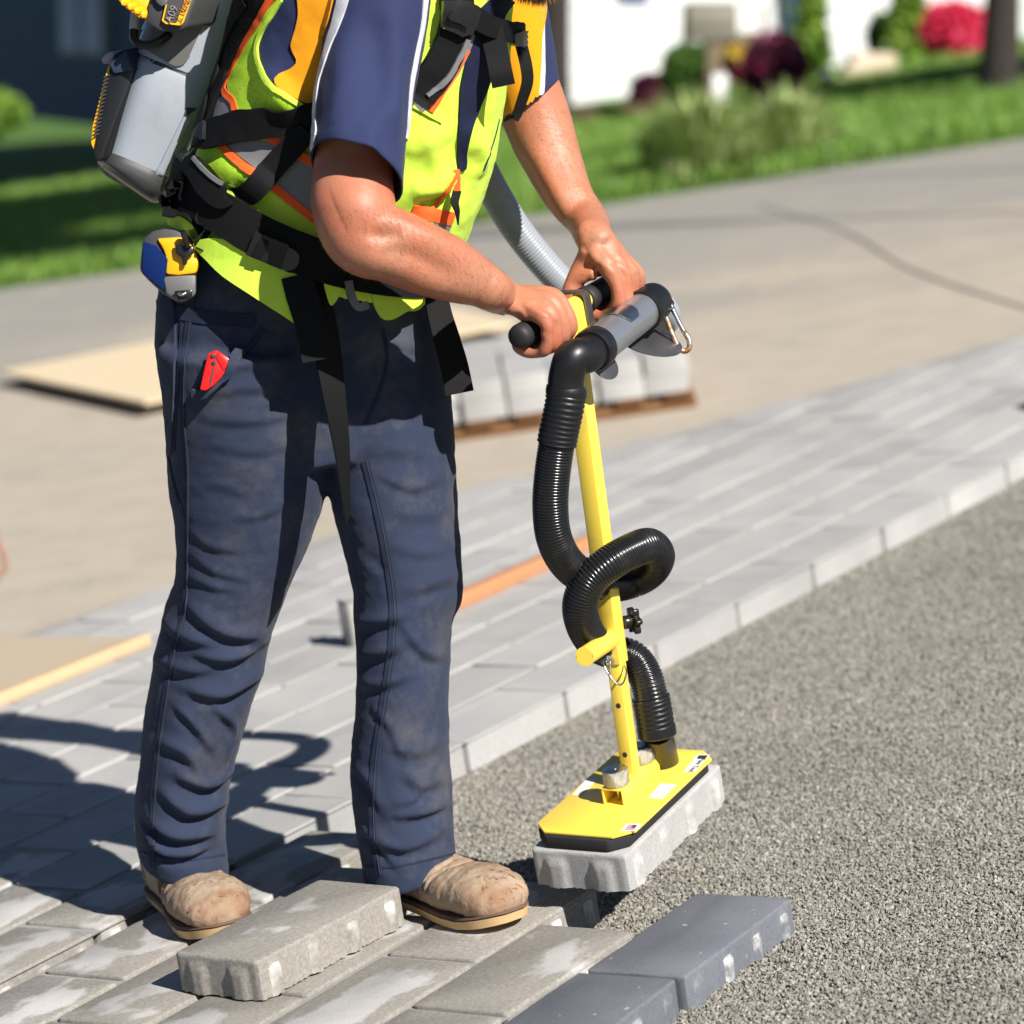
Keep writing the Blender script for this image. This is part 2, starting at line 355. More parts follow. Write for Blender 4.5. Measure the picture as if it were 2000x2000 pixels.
def panel(name, b, poly, mat, parent, off=.003, th=.002, step=9, smooth_edge=True, label=None):
    """sewn cloth panel / pad following a garment surface inside an outline"""
    pts = catmull(list(poly)+[poly[0]], step=step)[:-1] if smooth_edge else np.array(poly, float)
    if not smooth_edge:
        q = []
        for i in range(len(pts)):
            a, c = pts[i], pts[(i+1) % len(pts)]; m = max(1, int(np.linalg.norm(c-a)/step))
            q += [a+(c-a)*t for t in np.linspace(0, 1, m, endpoint=False)]
        pts = np.array(q)
    lo, hi = pts.min(0), pts.max(0); g = [Vector(p) for p in pts]; nb = len(g)
    for i, y in enumerate(np.arange(lo[1], hi[1], step)):
        for x in np.arange(lo[0]+(i % 2)*step/2, hi[0], step): g.append(Vector((x, y)))
    r = delaunay_2d_cdt(g, [], [list(range(nb))], 1, 1e-4)
    V = []; N = []; ok = []
    for v in r[0]:
        h, n = ray(b, v[0], v[1])
        if h is None: V.append((0, 0, 0)); N.append((0, 0, 1)); ok.append(False)
        else: V.append(h); N.append(n); ok.append(True)
    F = [f for f in r[2] if all(ok[i] for i in f)]
    V = np.array(V); N = np.array(N); V = V+N*off
    if not F: return None
    use = sorted({i for f in F for i in f}); mp = {i: k for k, i in enumerate(use)}; F = [tuple(mp[i] for i in f) for f in F]; V = V[use]; N = N[use]
    k = len(V); V2 = np.vstack([V, V-N*(th+.001)]); ec = {}
    for f in F:
        for i in range(3):
            e = (f[i], f[(i+1) % 3]); ec[e] = ec.get(e, 0)+1
    F2 = list(F)+[tuple(k+i for i in reversed(f)) for f in F]
    for a, c in ec:
        if (c, a) not in ec: F2.append((c, a, k+a, k+c))
    return obj(name, V2, F2, mat, parent, True, 50, label=label)
def ribbon3(name, pts, widthdir, w, mat, parent, th=.002, step=.006, label=None):
    """free hanging webbing: 3D path, width direction"""
    c = catmull(pts, step=step); t = tangents(c); V = []; wd = np.asarray(widthdir, float)
    for i in range(len(c)):
        f = i/(len(c)-1); wv = wd if wd.ndim == 1 else wd[0]*(1-f)+wd[1]*f
        s = nrm(wv-t[i]*np.dot(wv, t[i])); n = np.cross(s, t[i])
        V += [c[i]-s*w/2-n*th/2, c[i]+s*w/2-n*th/2, c[i]+s*w/2+n*th/2, c[i]-s*w/2+n*th/2]
    return obj(name, V, tube_faces(len(c), 4), mat, parent, True, 40, label=label)
def boxv(c, ax, ay, az, hx, hy, hz, bev=0.0, seg=2):
    """oriented, bevelled box as (V,F)"""
    bm = bmesh.new(); bmesh.ops.create_cube(bm, size=2.0)
    for v in bm.verts: v.co = Vector((v.co.x*hx, v.co.y*hy, v.co.z*hz))
    if bev: bmesh.ops.bevel(bm, geom=list(bm.edges), offset=bev, segments=seg, affect='EDGES', profile=.5)
    bm.verts.index_update(); A = np.array([ax, ay, az])
    V = np.array([np.asarray(c)+A.T @ np.array(v.co) for v in bm.verts]); F = [tuple(v.index for v in f.verts) for f in bm.faces]; bm.free(); return V, F
def prism(poly3, ext, bev=0.0):
    """polygon (3D points) extruded by the vector ext"""
    bm = bmesh.new(); a = [bm.verts.new(tuple(p)) for p in poly3]; f = bm.faces.new(a)
    r = bmesh.ops.extrude_face_region(bm, geom=[f]); bmesh.ops.translate(bm, vec=Vector(tuple(ext)), verts=[v for v in r['geom'] if isinstance(v, bmesh.types.BMVert)])
    if bev: bmesh.ops.bevel(bm, geom=list(bm.edges), offset=bev, segments=2, affect='EDGES', profile=.5)
    bmesh.ops.recalc_face_normals(bm, faces=bm.faces); bm.verts.index_update()
    V = np.array([tuple(v.co) for v in bm.verts]); F = [tuple(v.index for v in q.verts) for q in bm.faces]; bm.free(); return V, F
def cyl(a, b, r, m=24, bev=.12):
    a, b = np.asarray(a, float), np.asarray(b, float); L = np.linalg.norm(b-a); e = min(r*bev, L*.3); t = (b-a)/L
    return sweep(np.array([a, a+t*e*.3, a+t*e, b-t*e, b-t*e*.3, b]), np.array([r-e, r-e*.3, r, r, r-e*.3, r-e]), m)
def text_mesh(s, size, depth=.0003):
    cu = bpy.data.curves.new('t', 'FONT'); cu.body = s; cu.size = size; cu.extrude = depth; cu.align_x = 'CENTER'; cu.align_y = 'CENTER'; cu.resolution_u = 3
    o = bpy.data.objects.new('t', cu); col.objects.link(o); V, F, _ = grab(o); bpy.data.objects.remove(o); bpy.data.curves.remove(cu); return V, F
def place(V, c, ax, ay, az): return np.asarray(c)+np.asarray(V) @ np.array([ax, ay, az])
def geo_scatter(o, density, mat, kind, seed=1, smin=(.6, .6, .4), smax=(1.2, 1.2, .8), size=.004, zoff=0.0):
    ng = bpy.data.node_groups.new('scatter', 'GeometryNodeTree'); ng.interface.new_socket('Geometry', in_out='INPUT', socket_type='NodeSocketGeometry'); ng.interface.new_socket('Geometry', in_out='OUTPUT', socket_type='NodeSocketGeometry')
    N = ng.nodes.new; L = ng.links.new; gi = N('NodeGroupInput'); go = N('NodeGroupOutput')
    d = N('GeometryNodeDistributePointsOnFaces'); d.inputs['Density'].default_value = density; d.inputs['Seed'].default_value = seed; L(gi.outputs[0], d.inputs[0])
    ip = N('GeometryNodeInstanceOnPoints'); L(d.outputs[0], ip.inputs['Points'])
    if kind == 'stone':
        s = N('GeometryNodeMeshIcoSphere'); s.inputs['Radius'].default_value = size; s.inputs['Subdivisions'].default_value = 1
        sp = N('GeometryNodeSetPosition'); L(s.outputs[0], sp.inputs[0]); rv0 = N('FunctionNodeRandomValue'); rv0.data_type = 'FLOAT_VECTOR'
        rv0.inputs[0].default_value = (-size*.42,)*3; rv0.inputs[1].default_value = (size*.42,)*3; rv0.inputs['Seed'].default_value = seed+9; L(rv0.outputs[0], sp.inputs['Offset']); src = sp.outputs[0]
        ra, rb = (-3.1, -3.1, -3.1), (3.1, 3.1, 3.1)
    else:
        s = N('GeometryNodeMeshCone'); s.inputs['Vertices'].default_value = 3; s.inputs['Radius Bottom'].default_value = size*.09; s.inputs['Depth'].default_value = size; s.inputs['Radius Top'].default_value = 0.0
        src = s.outputs[0]; ra, rb = (-.45, -.45, -3.1), (.45, .45, 3.1)
    sm = N('GeometryNodeSetMaterial'); sm.inputs['Material'].default_value = mat; L(src, sm.inputs[0]); L(sm.outputs[0], ip.inputs['Instance'])
    rr = N('FunctionNodeRandomValue'); rr.data_type = 'FLOAT_VECTOR'; rr.inputs[0].default_value = ra; rr.inputs[1].default_value = rb; rr.inputs['Seed'].default_value = seed+1; L(rr.outputs[0], ip.inputs['Rotation'])
    rs = N('FunctionNodeRandomValue'); rs.data_type = 'FLOAT_VECTOR'; rs.inputs[0].default_value = smin; rs.inputs[1].default_value = smax; rs.inputs['Seed'].default_value = seed+2; L(rs.outputs[0], ip.inputs['Scale'])
    tr = N('GeometryNodeTranslateInstances'); rz = N('FunctionNodeRandomValue'); rz.data_type = 'FLOAT_VECTOR'; rz.inputs[0].default_value = (0, 0, -size*.9+zoff); rz.inputs[1].default_value = (0, 0, size*.7+zoff); rz.inputs['Seed'].default_value = seed+3
    L(ip.outputs[0], tr.inputs[0]); L(rz.outputs[0], tr.inputs['Translation']); tr.inputs['Local Space'].default_value = False
    L(tr.outputs[0], go.inputs[0]); md = o.modifiers.new('scatter', 'NODES'); md.node_group = ng
# ------------------------------------------------------------------ ground, driveway, lawn
AZ = math.radians(54.94); UU = np.array([math.cos(AZ), math.sin(AZ), 0]); VV = np.array([math.sin(AZ), -math.cos(AZ), 0])
def uv(u, v, z=0.0): return UU*u+VV*v+np.array([0, 0, z])
def sheet(name, pts, mat, kind='structure', z=None):
    V = [(p[0], p[1], p[2] if z is None else z) for p in pts]
    return tag(obj(name, V, [tuple(range(len(V)))], mat, None, False), None, None, None, kind)

def _ground():
    t = NT('soil'); t.base(t.mix(t.noise(2), (.10, .08, .05), (.06, .08, .03))); t.set(Roughness=.95); return t.m
def _drive():
    t = NT('dusty_asphalt'); n = t.noise(.55, 5, .6, t.mapping((1, 2.0, 1)), .5); sx = t.n('ShaderNodeSeparateXYZ'); t.l(t.n('ShaderNodeNewGeometry').outputs['Position'], sx.inputs[0])
    far = t.math('ADD', t.math('MULTIPLY', t.math('SUBTRACT', sx.outputs[1], 11.2), .16), t.math('MULTIPLY', t.math('SUBTRACT', n, .5), 1.7))
    c = t.mix(t.ramp(far, [(.0, 0.0), (.55, 1.0)]), lin(180, 169, 152), lin(150, 146, 138))
    c = t.mix(t.ramp(t.noise(5, 5, .65), [(.44, 0.0), (.74, .45)]), c, lin(138, 131, 122))
    c = t.mix(t.ramp(t.noise(2.1, 4, .6), [(.58, 0.0), (.7, .55)]), c, lin(184, 168, 144))
    c = t.mix(t.ramp(t.noise(45, 3, .7), [(.55, 0.0), (.8, .5)]), c, lin(105, 98, 90))
    t.base(c); t.set(Roughness=.92); t.bump(t.noise(120, 4, .7), .6, .004); return t.m
def _grav():
    t = NT('gravel_bed'); v = t.vor(150); c = t.mix(v.outputs['Color'], lin(90, 88, 82), lin(150, 147, 138)); t.base(c); t.set(Roughness=.9)
    t.bump(v.outputs[0], 1.0, .006); return t.m
def _stone():
    t = NT('gravel_chip'); r = t.rnd(); c = t.ramp(r, [(0.0, lin(112, 109, 101)), (.35, lin(134, 131, 122)), (.7, lin(150, 146, 137)), (1.0, lin(168, 164, 154))])
    c = t.mix(t.ramp(t.noise(2.2, 3, .5, t.n('ShaderNodeNewGeometry').outputs['Position']), [(.45, 0.0), (.75, .35)]), c, lin(112, 110, 104))
    t.base(c); t.set(Roughness=.82); return t.m
def _lawn():
    t = NT('lawn_green'); n = t.noise(1.4, 5, .6); c = t.mix(n, (.07, .17, .016), (.14, .26, .03)); c = t.mix(t.ramp(t.noise(30, 4, .7), [(.4, 0.0), (.7, .6)]), c, (.045, .12, .012))
    t.base(c); t.set(Roughness=.8); t.bump(t.noise(60, 4, .7), 1.0, .03); return t.m
def _blade():
    t = NT('grass_blade'); r = t.rnd(); t.base(t.ramp(r, [(0.0, (.07, .17, .016)), (.6, (.14, .27, .028)), (1.0, (.24, .35, .06))])); t.set(Roughness=.55); return t.m
M['stone'] = _stone(); M['blade'] = _blade(); M['drive'] = _drive(); M['lawn'] = _lawn()
sheet('ground', [(-260, -30, -.13), (260, -30, -.13), (260, 420, -.13), (-260, 420, -.13)], _ground())
sheet('gravel_bed', [(-3, 2.2, -.068), (6, 2.2, -.068), (6, 12, -.068), (-3, 12, -.068)], _grav())
# chips: near ones dense and fine, farther ones coarser
gp = lambda L: [G(x, y, -.0655) for x, y in L]
o = sheet('gravel', gp([(500, 1790), (890, 1490), (1150, 1350), (2090, 1350), (2090, 2090), (1000, 2090), (560, 1900)]), M['stone'], 'stuff')
o['label'] = 'grey crushed stone bedding around the loose pavers in the foreground'; o['category'] = 'gravel'; geo_scatter(o, 82000, M['stone'], 'stone', 3, (.45, .45, .35), (1.6, 1.35, .85), .0037)
o = sheet('gravel', gp([(1150, 1350), (1377, 1229), (2090, 845), (2090, 1350)]), M['stone'], 'stuff')
o['label'] = 'blurred grey crushed stone bedding stretching away to the right'; o['category'] = 'gravel'; geo_scatter(o, 60000, M['stone'], 'stone', 11, (.5, .5, .35), (1.4, 1.25, .8), .0037)
# old driveway sheet with a patch edge following the new paving
BORD = [(3.2, -5.25), (4.6, -5.2), (5.438, -5.122), (5.649, -5.034), (6.659, -4.85), (7.082, -4.725), (8.966, -4.174), (11.0, -3.5), (13.0, -2.6)]
def vborder(u): return float(np.interp(u, [b[0] for b in BORD], [b[1] for b in BORD]))
edge = [(-14, 17.9), (-6, 17.75), (-2.77, 17.65), (-1, 17.5), (.6, 17.35), (2, 17.55), (3.3, 17.75), (6, 18.3), (16, 20.5)]
pts = [uv(u, v-.0, -.016) for u, v in BORD]+[np.array([16, 6.5, -.016])]+[np.array([x, y, -.016]) for x, y in edge[::-1]]+[np.array([-14, 4.5, -.016])]
sheet('driveway', pts, M['drive'], z=-.016)
# crack filler line in the driveway
def crack(name, a, b, w):
    a, b = G(*a), G(*b); p = catmull([a, a*.66+b*.34+np.array([.06, 0, 0]), a*.33+b*.67-np.array([.05, 0, 0]), b], step=.15); t = tangents(p); V = []
    for q, tt in zip(p, t):
        s = np.array([tt[1], -tt[0], 0]); V += [(q-s*w)[:2].tolist()+[-.011], (q+s*w)[:2].tolist()+[-.011]]
    tag(obj(name, V, [(2*i, 2*i+1, 2*i+3, 2*i+2) for i in range(len(p)-1)], pm('crack_tar', (.16, .15, .135), .9), None, False), kind='structure')
crack('driveway_crack', (1480, 396), (2060, 612), .0065)
# lawn: gently rising sheet
LX, LY = np.linspace(-16, 22, 40), np.concatenate([[0], np.geomspace(.3, 40, 26)]); V = []
for j, dy in enumerate(LY):
    for x in LX:
        ye = np.interp(x, [e[0] for e in edge], [e[1] for e in edge])
        z = .0+.03*min(1, dy/.3)-.025+.01*math.sin(x*1.7+dy)*min(1, dy)
        V.append((x, ye+dy, z))
nx = len(LX); F = [(j*nx+i, j*nx+i+1, (j+1)*nx+i+1, (j+1)*nx+i) for j in range(len(LY)-1) for i in range(nx-1)]
tag(obj('lawn', V, F, M['lawn']), kind='structure')
def lawn_z(x, y): return .012
gz = [(-4.6, 17.75), (-2.77, 17.7), (-1, 17.55), (.6, 17.4), (2, 17.6), (3.3, 17.8), (5.2, 18.2), (6.5, 27), (-6.5, 27)]
o = sheet('grass', [(x, y, .005) for x, y in gz], M['blade'], 'stuff'); o['label'] = 'short mown grass of the lawn behind the driveway'; o['category'] = 'grass'
geo_scatter(o, 1500, M['blade'], 'blade', 5, (.8, .8, .6), (1.6, 1.6, 1.5), .07, .02)

# ------------------------------------------------------------------ pavers
PL, PW, PT = .3445, .1715, .060
def paver_mesh(name, mats, hero=False, seed=0):
    """concrete paver, top at z=0, chamfered top edge, rounded corners, spacer nibs on all four sides; origin at top centre"""
    r = random.Random(seed); bm = bmesh.new(); hx, hy = PL/2-.0035, PW/2-.0035; cr = .007; ring = []
    for cx, cy, a0 in ((hx-cr, hy-cr, 0), (-hx+cr, hy-cr, 90), (-hx+cr, -hy+cr, 180), (hx-cr, -hy+cr, 270)):
        for k in range(3): a = math.radians(a0+45*k); ring.append((cx+cr*math.cos(a), cy+cr*math.sin(a)))
    if hero:
        rr = []
        for i in range(len(ring)):
            a, b = np.array(ring[i]), np.array(ring[(i+1) % len(ring)]); m = max(1, int(np.linalg.norm(b-a)/.005)); rr += [tuple(a+(b-a)*t) for t in np.linspace(0, 1, m, endpoint=False)]
        ring = rr
    n = len(ring); lv = ([(0.0, .0035), (-.0012, .0012), (-.0035, 0)] if hero else [(0.0, .0016), (-.0016, 0)])+([(-PT*k/9, 0) for k in range(1, 9)] if hero else [])+[(-PT, 0)]; rows = []
    def nib(x, y, z):
        """how far the side stands proud at this place"""
        d = 0.0
        if z > -.012: return 0.0
        e = min(1, (-z-.012)/.006)
        if abs(abs(x)-hx) < .004:
            for c in (-.040, .040): d = max(d, min(1, max(0, (.0175-abs(y-c))/.0045)))
        if abs(abs(y)-hy) < .004:
            for c in (-.135, -.045, .045, .135): d = max(d, min(1, max(0, (.014-abs(x-c))/.005)))
        return d*e*.0052
    for z, ins in lv:
        row = []
        for x, y in ring:
            l = math.hypot(x, y); ax = 1 if abs(abs(x)-hx) < .004 else 0; ay = 1 if abs(abs(y)-hy) < .004 else 0
            dx = math.copysign(1, x)*(-ins*ax+(nib(x, y, z) if hero else 0)*ax); dy = math.copysign(1, y)*(-ins*ay+(nib(x, y, z) if hero else 0)*ay)
            if not ax and not ay: dx = -math.copysign(ins*.7, x); dy = -math.copysign(ins*.7, y)
            zz = z
            if hero: zz += r.uniform(-.0013, .0013)*(1 if z <= -PT+.001 else .08); dx += r.uniform(-.0003, .0003); dy += r.uniform(-.0003, .0003)
            row.append(bm.verts.new((x+dx, y+dy, zz)))
        rows.append(row)
    bm.faces.new(rows[0])
    for a, b in zip(rows, rows[1:]):
        for i in range(n): bm.faces.new((a[i], b[i], b[(i+1) % n], a[(i+1) % n]))
    bm.faces.new(list(reversed(rows[-1])))
    if False:
        for s in (-1, 1):
            pads = [((s*(hx+.0015), c, -.037), (.003, .017, .022)) for c in (-.042, .042)]+[((c, s*(hy+.0015), -.037), (.012, .003, .022)) for c in (-.12, 0, .12)]
            for c, h in pads:
                g = bmesh.ops.create_cube(bm, size=2.0)['verts']
                for v in g: v.co = Vector((c[0]+v.co.x*h[0], c[1]+v.co.y*h[1], c[2]+v.co.z*h[2]))
    bmesh.ops.recalc_face_normals(bm, faces=bm.faces)
    me = bpy.data.meshes.new(name); bm.to_mesh(me); bm.free()
    for m in mats: me.materials.append(m)
    for p in me.polygons: p.use_smooth = True
    me.set_sharp_from_angle(angle=math.radians(35)); return me
me_dry = paver_mesh('paver', [M['paver']]); me_damp = paver_mesh('paver', [M['paver_damp']], True, 3); me_damp2 = paver_mesh('paver', [M['paver_damp']], True, 4)
me_blue = paver_mesh('paver', [M['paver_blue']], True, 5)
paving = empty('paving', uv(4.0, -3.6, 0), 'laid running-bond paving of pale grey concrete pavers', None, None, 'structure')
POFF = ORG['paving']; cnt = 0
M['jsand'] = pm('joint_sand', (.30, .295, .28), .95, .15, 60, .5, 300)
js = [uv(u, v, -.0045) for u, v in ((2.2, -3.295), (12.6, -3.295), (11.0, -3.55), (8.966, -4.2), (7.082, -4.75), (5.649, -5.06), (4.6, -5.22), (2.2, -5.25))]; tag(obj('joint_sand', js, [tuple(range(8))], M['jsand'], None, False), kind='structure')
for r_, e_ in ((0, 3.55), (1, 3.73), (2, 3.55), (3, 3.73), (4, 3.9)):
    v1 = -2.375-.1775*r_; js = [uv(u, v, -.0075) for u, v in ((2.2, v1-.006), (e_-.006, v1-.006), (e_-.006, v1-.184), (2.2, v1-.184))]; tag(obj('joint_sand', js, [(0, 1, 2, 3)], M['jsand'], None, False), kind='structure')
ends = {0: 3.555, 1: 3.737, 2: 3.555, 3: 3.737, 4: 3.906}
for r in range(0, 17):
    vc = -2.375-.1775*r-.0888-(.03 if r >= 5 else 0); u0 = 3.204 if r % 2 == 0 else 3.386
    for k in range(-4, 27):
        u = u0+.351*k; uc = u+.1755
        if u+.351 > ends.get(r, 99)+.02: continue
        if vc < vborder(uc)+.02: continue
        q = proj(uv(uc, vc))
        if not (-330 < q[0] < 2300 and 600 < q[1] < 2200): continue
        nearp = (r <= 4 and u < 3.95) or (r <= 8 and u < 3.5)
        o = bpy.data.objects.new('paver', (me_damp if random.random() < .5 else me_damp2) if nearp else me_dry); col.objects.link(o); o.parent = paving
        p = uv(uc, vc, random.uniform(-.0022, .0022))-POFF; o.scale = (1, 1, 1) if nearp else (1.009, 1.012, 1); o.location = tuple(p+UU*random.uniform(-.0014, .0014)+VV*random.uniform(-.0016, .0016))
        o.rotation_euler = (random.uniform(-.003, .003), random.uniform(-.002, .002), AZ+random.uniform(-.004, .004)+(math.pi if random.random() < .5 else 0)); cnt += 1
# loose, lifted and blue pavers: things of their own
def loose(name, me, c, rot, label, group=None):
    o = bpy.data.objects.new(name, me); col.objects.link(o); o.matrix_world = Matrix.Translation(Vector(tuple(c))) @ rot; return tag(o, label, 'paver', group)
a = math.radians(52.24); ud = np.array([math.cos(a), math.sin(a), 0]); wd = np.array([math.sin(a), -math.cos(a), 0])
me_l = paver_mesh('paver', [M['paver_wet']], True, 21)
loose('loose_paver', me_l, np.array([-.589, 4.293, .0625])+wd*.0835+ud*.1675, Matrix.Rotation(a, 4, 'Z'), 'loose damp grey paver lying on the paving between the two boots')
b0 = np.array([.003, 4.157, -.012]); b1 = np.array([.198, 4.452, -.012]); bu = nrm(b1-b0); bw = np.array([bu[1], -bu[0], 0]); ab = math.atan2(bu[1], bu[0])
loose('blue_paver', me_blue, b0+bu*.177+bw*.084+np.array([0, 0, 0]), Matrix.Rotation(ab, 4, 'Z'), 'blue-grey paver on the gravel nearest under the yellow tool')
loose('blue_paver', paver_mesh('paver', [M['paver_blue']], True, 8), b0-bu*.174+bw*.080+np.array([0, 0, .002]), Matrix.Rotation(ab+.01, 4, 'Z'), 'blue-grey paver cut off by the bottom edge of the picture')
# paver held by the tool
def rm3(x, y, z): return np.array((Matrix.Rotation(z, 3, 'Z') @ Matrix.Rotation(y, 3, 'Y') @ Matrix.Rotation(x, 3, 'X')))
TM = rm3(math.radians(7.04), math.radians(2.4), math.radians(-31.85)); T0 = np.array([-.046, 4.446, .038])
def TL(x, y, z): return T0+TM @ np.array([x, y, z])
TX, TY, TZ = TM[:, 0], TM[:, 1], TM[:, 2]
me_h = paver_mesh('paver', [M['paver_held']], True, 33); c = TL(.0835, .1675, .060)
loose('lifted_paver', me_h, c, Matrix((tuple(TY)+(0,), tuple(-TX)+(0,), tuple(TZ)+(0,), (0, 0, 0, 1))).transposed(), 'pale grey paver hanging in the air under the yellow suction plate')

# ------------------------------------------------------------------ site clutter behind
def _ply(n, c):
    t = NT(n); w = t.noise(6, 5, .6, t.mapping((1, 9, 9)), .4); t.base(t.mix(w, tuple(x*.85 for x in c), c)); t.set(Roughness=.8); return t.m
M['ply'] = _ply('plywood', lin(222, 202, 168)); M['wood'] = _ply('pallet_wood', lin(118, 82, 48)); M['wood_o'] = _ply('orange_timber', lin(186, 132, 92))
q = [P(0, 740, 12.75), P(286, 800, 11.05), P(1010, 668, 11.9), P(760, 585, 13.6)]; q = [np.array([p[0], p[1], z]) for p, z in zip(q, (.034, .030, .028, .028))]
sp = empty('plywood_sheet', q[1], 'large tan plywood sheet lying raised on the driveway behind the worker', 'plywood')
obj('panel', *prism([q[0], q[3], q[2], q[1]], (0, 0, .012)), M['ply'], sp, False)
for s in (.25, .8):
    a0 = q[0]*(1-s)+q[3]*s; a1 = q[1]*(1-s)+q[2]*s; d = nrm((a1-a0)*np.array([1, 1, 0])); mid = (a0+a1)/2
    obj('batten', *boxv([mid[0], mid[1], .003], d, np.array([-d[1], d[0], 0]), (0, 0, 1), np.linalg.norm(a1-a0)*.36, .045, .018, .003), M['wood'], sp, True, 40)
c0 = G(281, 1245, .02); sp = empty('plywood_offcut', c0*np.array([1, 1, 0]), 'tan plywood offcut on the paving at the left edge of the picture', 'plywood')
obj('panel', *prism([c0-np.array([0, 0, .018]), c0-np.array([0, 0, .018])-VV*.9, c0-np.array([0, 0, .018])-VV*.9-UU*1.1, c0-np.array([0, 0, .018])-UU*1.1], (0, 0, .018)), _ply('dusty_ply', lin(186, 170, 146)), sp, False)
obj('edge_batten', *boxv(c0-UU*.55+np.array([0, 0, -.004])+VV*.008, UU, VV, (0, 0, 1), .55, .014, .014, .003), _ply('pale_batten', lin(204, 176, 138)), sp, True, 40)
# timber rule and bracket
c0 = (G(905, 1190)+G(1135, 1075))/2+np.array([0, 0, .018]); obj_t = obj('timber_batten', *boxv(c0-UU*.12, UU, VV, (0, 0, 1), .42, .017, .0175, .003), M['wood_o'], None, True, 40)
tag(obj_t, 'orange timber batten lying along the paver joints behind the right leg', 'timber')
bc = G(686, 1257); be = empty('steel_bracket', bc, 'small upright grey steel bracket standing on the paving between the legs', 'bracket')
obj('web_plate', *boxv(bc+np.array([.012, .0, .047]), nrm([1, .2, 0]), nrm([-.2, 1, 0]), (0, 0, 1), .013, .03, .047, .003), pm('bracket_grey', (.33, .32, .29), .7), be, True, 40)
obj('flange', *boxv(bc+np.array([-.008, 0, .047]), nrm([1, .2, 0]), nrm([-.2, 1, 0]), (0, 0, 1), .004, .036, .048, .001), M['dark_steel'], be, True, 40)
# bent wire handle at the left edge
wp = [P(-60, 1130, 7.9), P(-20, 1140, 7.85), P(12, 1125, 7.85), P(14, 1105, 7.85), P(2, 1070, 7.85), P(-15, 1030, 7.9), P(-50, 1000, 7.95)]
dz = min(p[2] for p in wp)-.006; wp = [p-np.array([0, 0, dz]) for p in wp]
sh = G(10, 1128)-wp[2]; wp = [p+sh*np.array([1, 1, 0]) for p in wp]
tag(obj('wire_handle', *sweep(catmull(wp, step=.01), .0075, 10), pm('brown_wire', lin(150, 112, 90), .6)), 'bent brown wire handle at the left picture edge on the driveway', 'handle')
# unseen pail added outside the right edge to cast a shadow into view
caster = empty('shadow_caster', (1.86, 8.02, 0), 'dark pail added beyond the right picture edge for its shadow', 'shadow_caster')
pth = np.array([[1.86, 8.02, z] for z in (0.001, .02, .28, .30)]); obj('shell', *sweep(pth, np.array([.105, .11, .14, .148]), 28), pm('caster_blue', lin(30, 48, 90), .4), caster, True, 40)
obj('bail', *sweep(catmull([[1.72, 8.02, .27], [1.76, 8.0, .36], [1.86, 7.99, .41], [1.96, 8.0, .36], [2.0, 8.02, .27]], step=.02), .004, 8), M['steel'], caster)
# pallet with stacked pavers
px0, px1, py0, py1 = -.42, .62, 9.30, 10.36
pal = empty('wooden_pallet', (.1, 9.8, -.016), 'low wooden pallet under the stacked pavers behind the tool', 'pallet'); zz = -.016
for i, y in enumerate((py0+.05, (py0+py1)/2, py1-.05)):
    obj('stringer', *boxv([(px0+px1)/2, y, zz+.020], (1, 0, 0), (0, 1, 0), (0, 0, 1), (px1-px0)/2, .03, .020, .003), M['wood'], pal, True, 40)
for i in range(7):
    x = px0+.05+i*(px1-px0-.1)/6
    obj('deck_board', *boxv([x, (py0+py1)/2, zz+.048], (1, 0, 0), (0, 1, 0), (0, 0, 1), .045, (py1-py0)/2, .008, .002), M['wood'], pal, True, 40)
for lay in range(2):
    for i in range(7):
        for j in range(3):
            if lay < 1 and 0 < i < 6 and j == 1: continue      # hidden inside the stack
            o = bpy.data.objects.new('stacked_paver', me_dry); col.objects.link(o)
            o.location = (px0+.09+.1445*i+random.uniform(-.004, .004), py0+.172+.352*j+random.uniform(-.006, .006), zz+.057+.062*(lay+1)); o.scale = (1, .84, 1); o.rotation_euler = (0, 0, math.pi/2+random.uniform(-.015, .015))
            tag(o, 'pale stacked paver, %s layer, %s row, %s from right end of pallet' % (('lower', 'upper')[lay], ('front', 'middle', 'back')[j], ('seventh', 'sixth', 'fifth', 'fourth', 'third', 'second', 'first')[i]), 'paver', 'pavers stacked on the pallet')
# ------------------------------------------------------------------ yellow vacuum paver lifter
def plate_pt(px, py, z):                                 # sight line meets a plane parallel to the suction plate
    v = P(px, py, 1.0)-CC; p0 = TL(0, 0, z); t = np.dot(p0-CC, TZ)/np.dot(v, TZ); return CC+v*t
def tl(p): return TM.T @ (np.asarray(p)-T0)
tool = empty('paver_lifter', TL(.083, .165, .06), 'yellow vacuum paver lifter with black coiled hose held by the worker', 'lifting tool')
ZP = .086                                                 # plate top level above paver underside
def octa(x0, x1, y0, y1, c, z): return [TL(x, y, z) for x, y in ((x0+c, y0), (x1-c, y0), (x1, y0+c), (x1, y1-c), (x1-c, y1), (x0+c, y1), (x0, y1-c), (x0, y0+c))]
V, F = prism(octa(.002, .162, .004, .328, .026, .061), TZ*.020, .004); obj('gasket', V, F, M['foam'], tool, True, 40)
plate = obj('suction_plate', *prism(octa(-.002, .170, .010, .328, .027, .0815), TZ*.0045, .0012), M['yellow'], tool, True, 30)
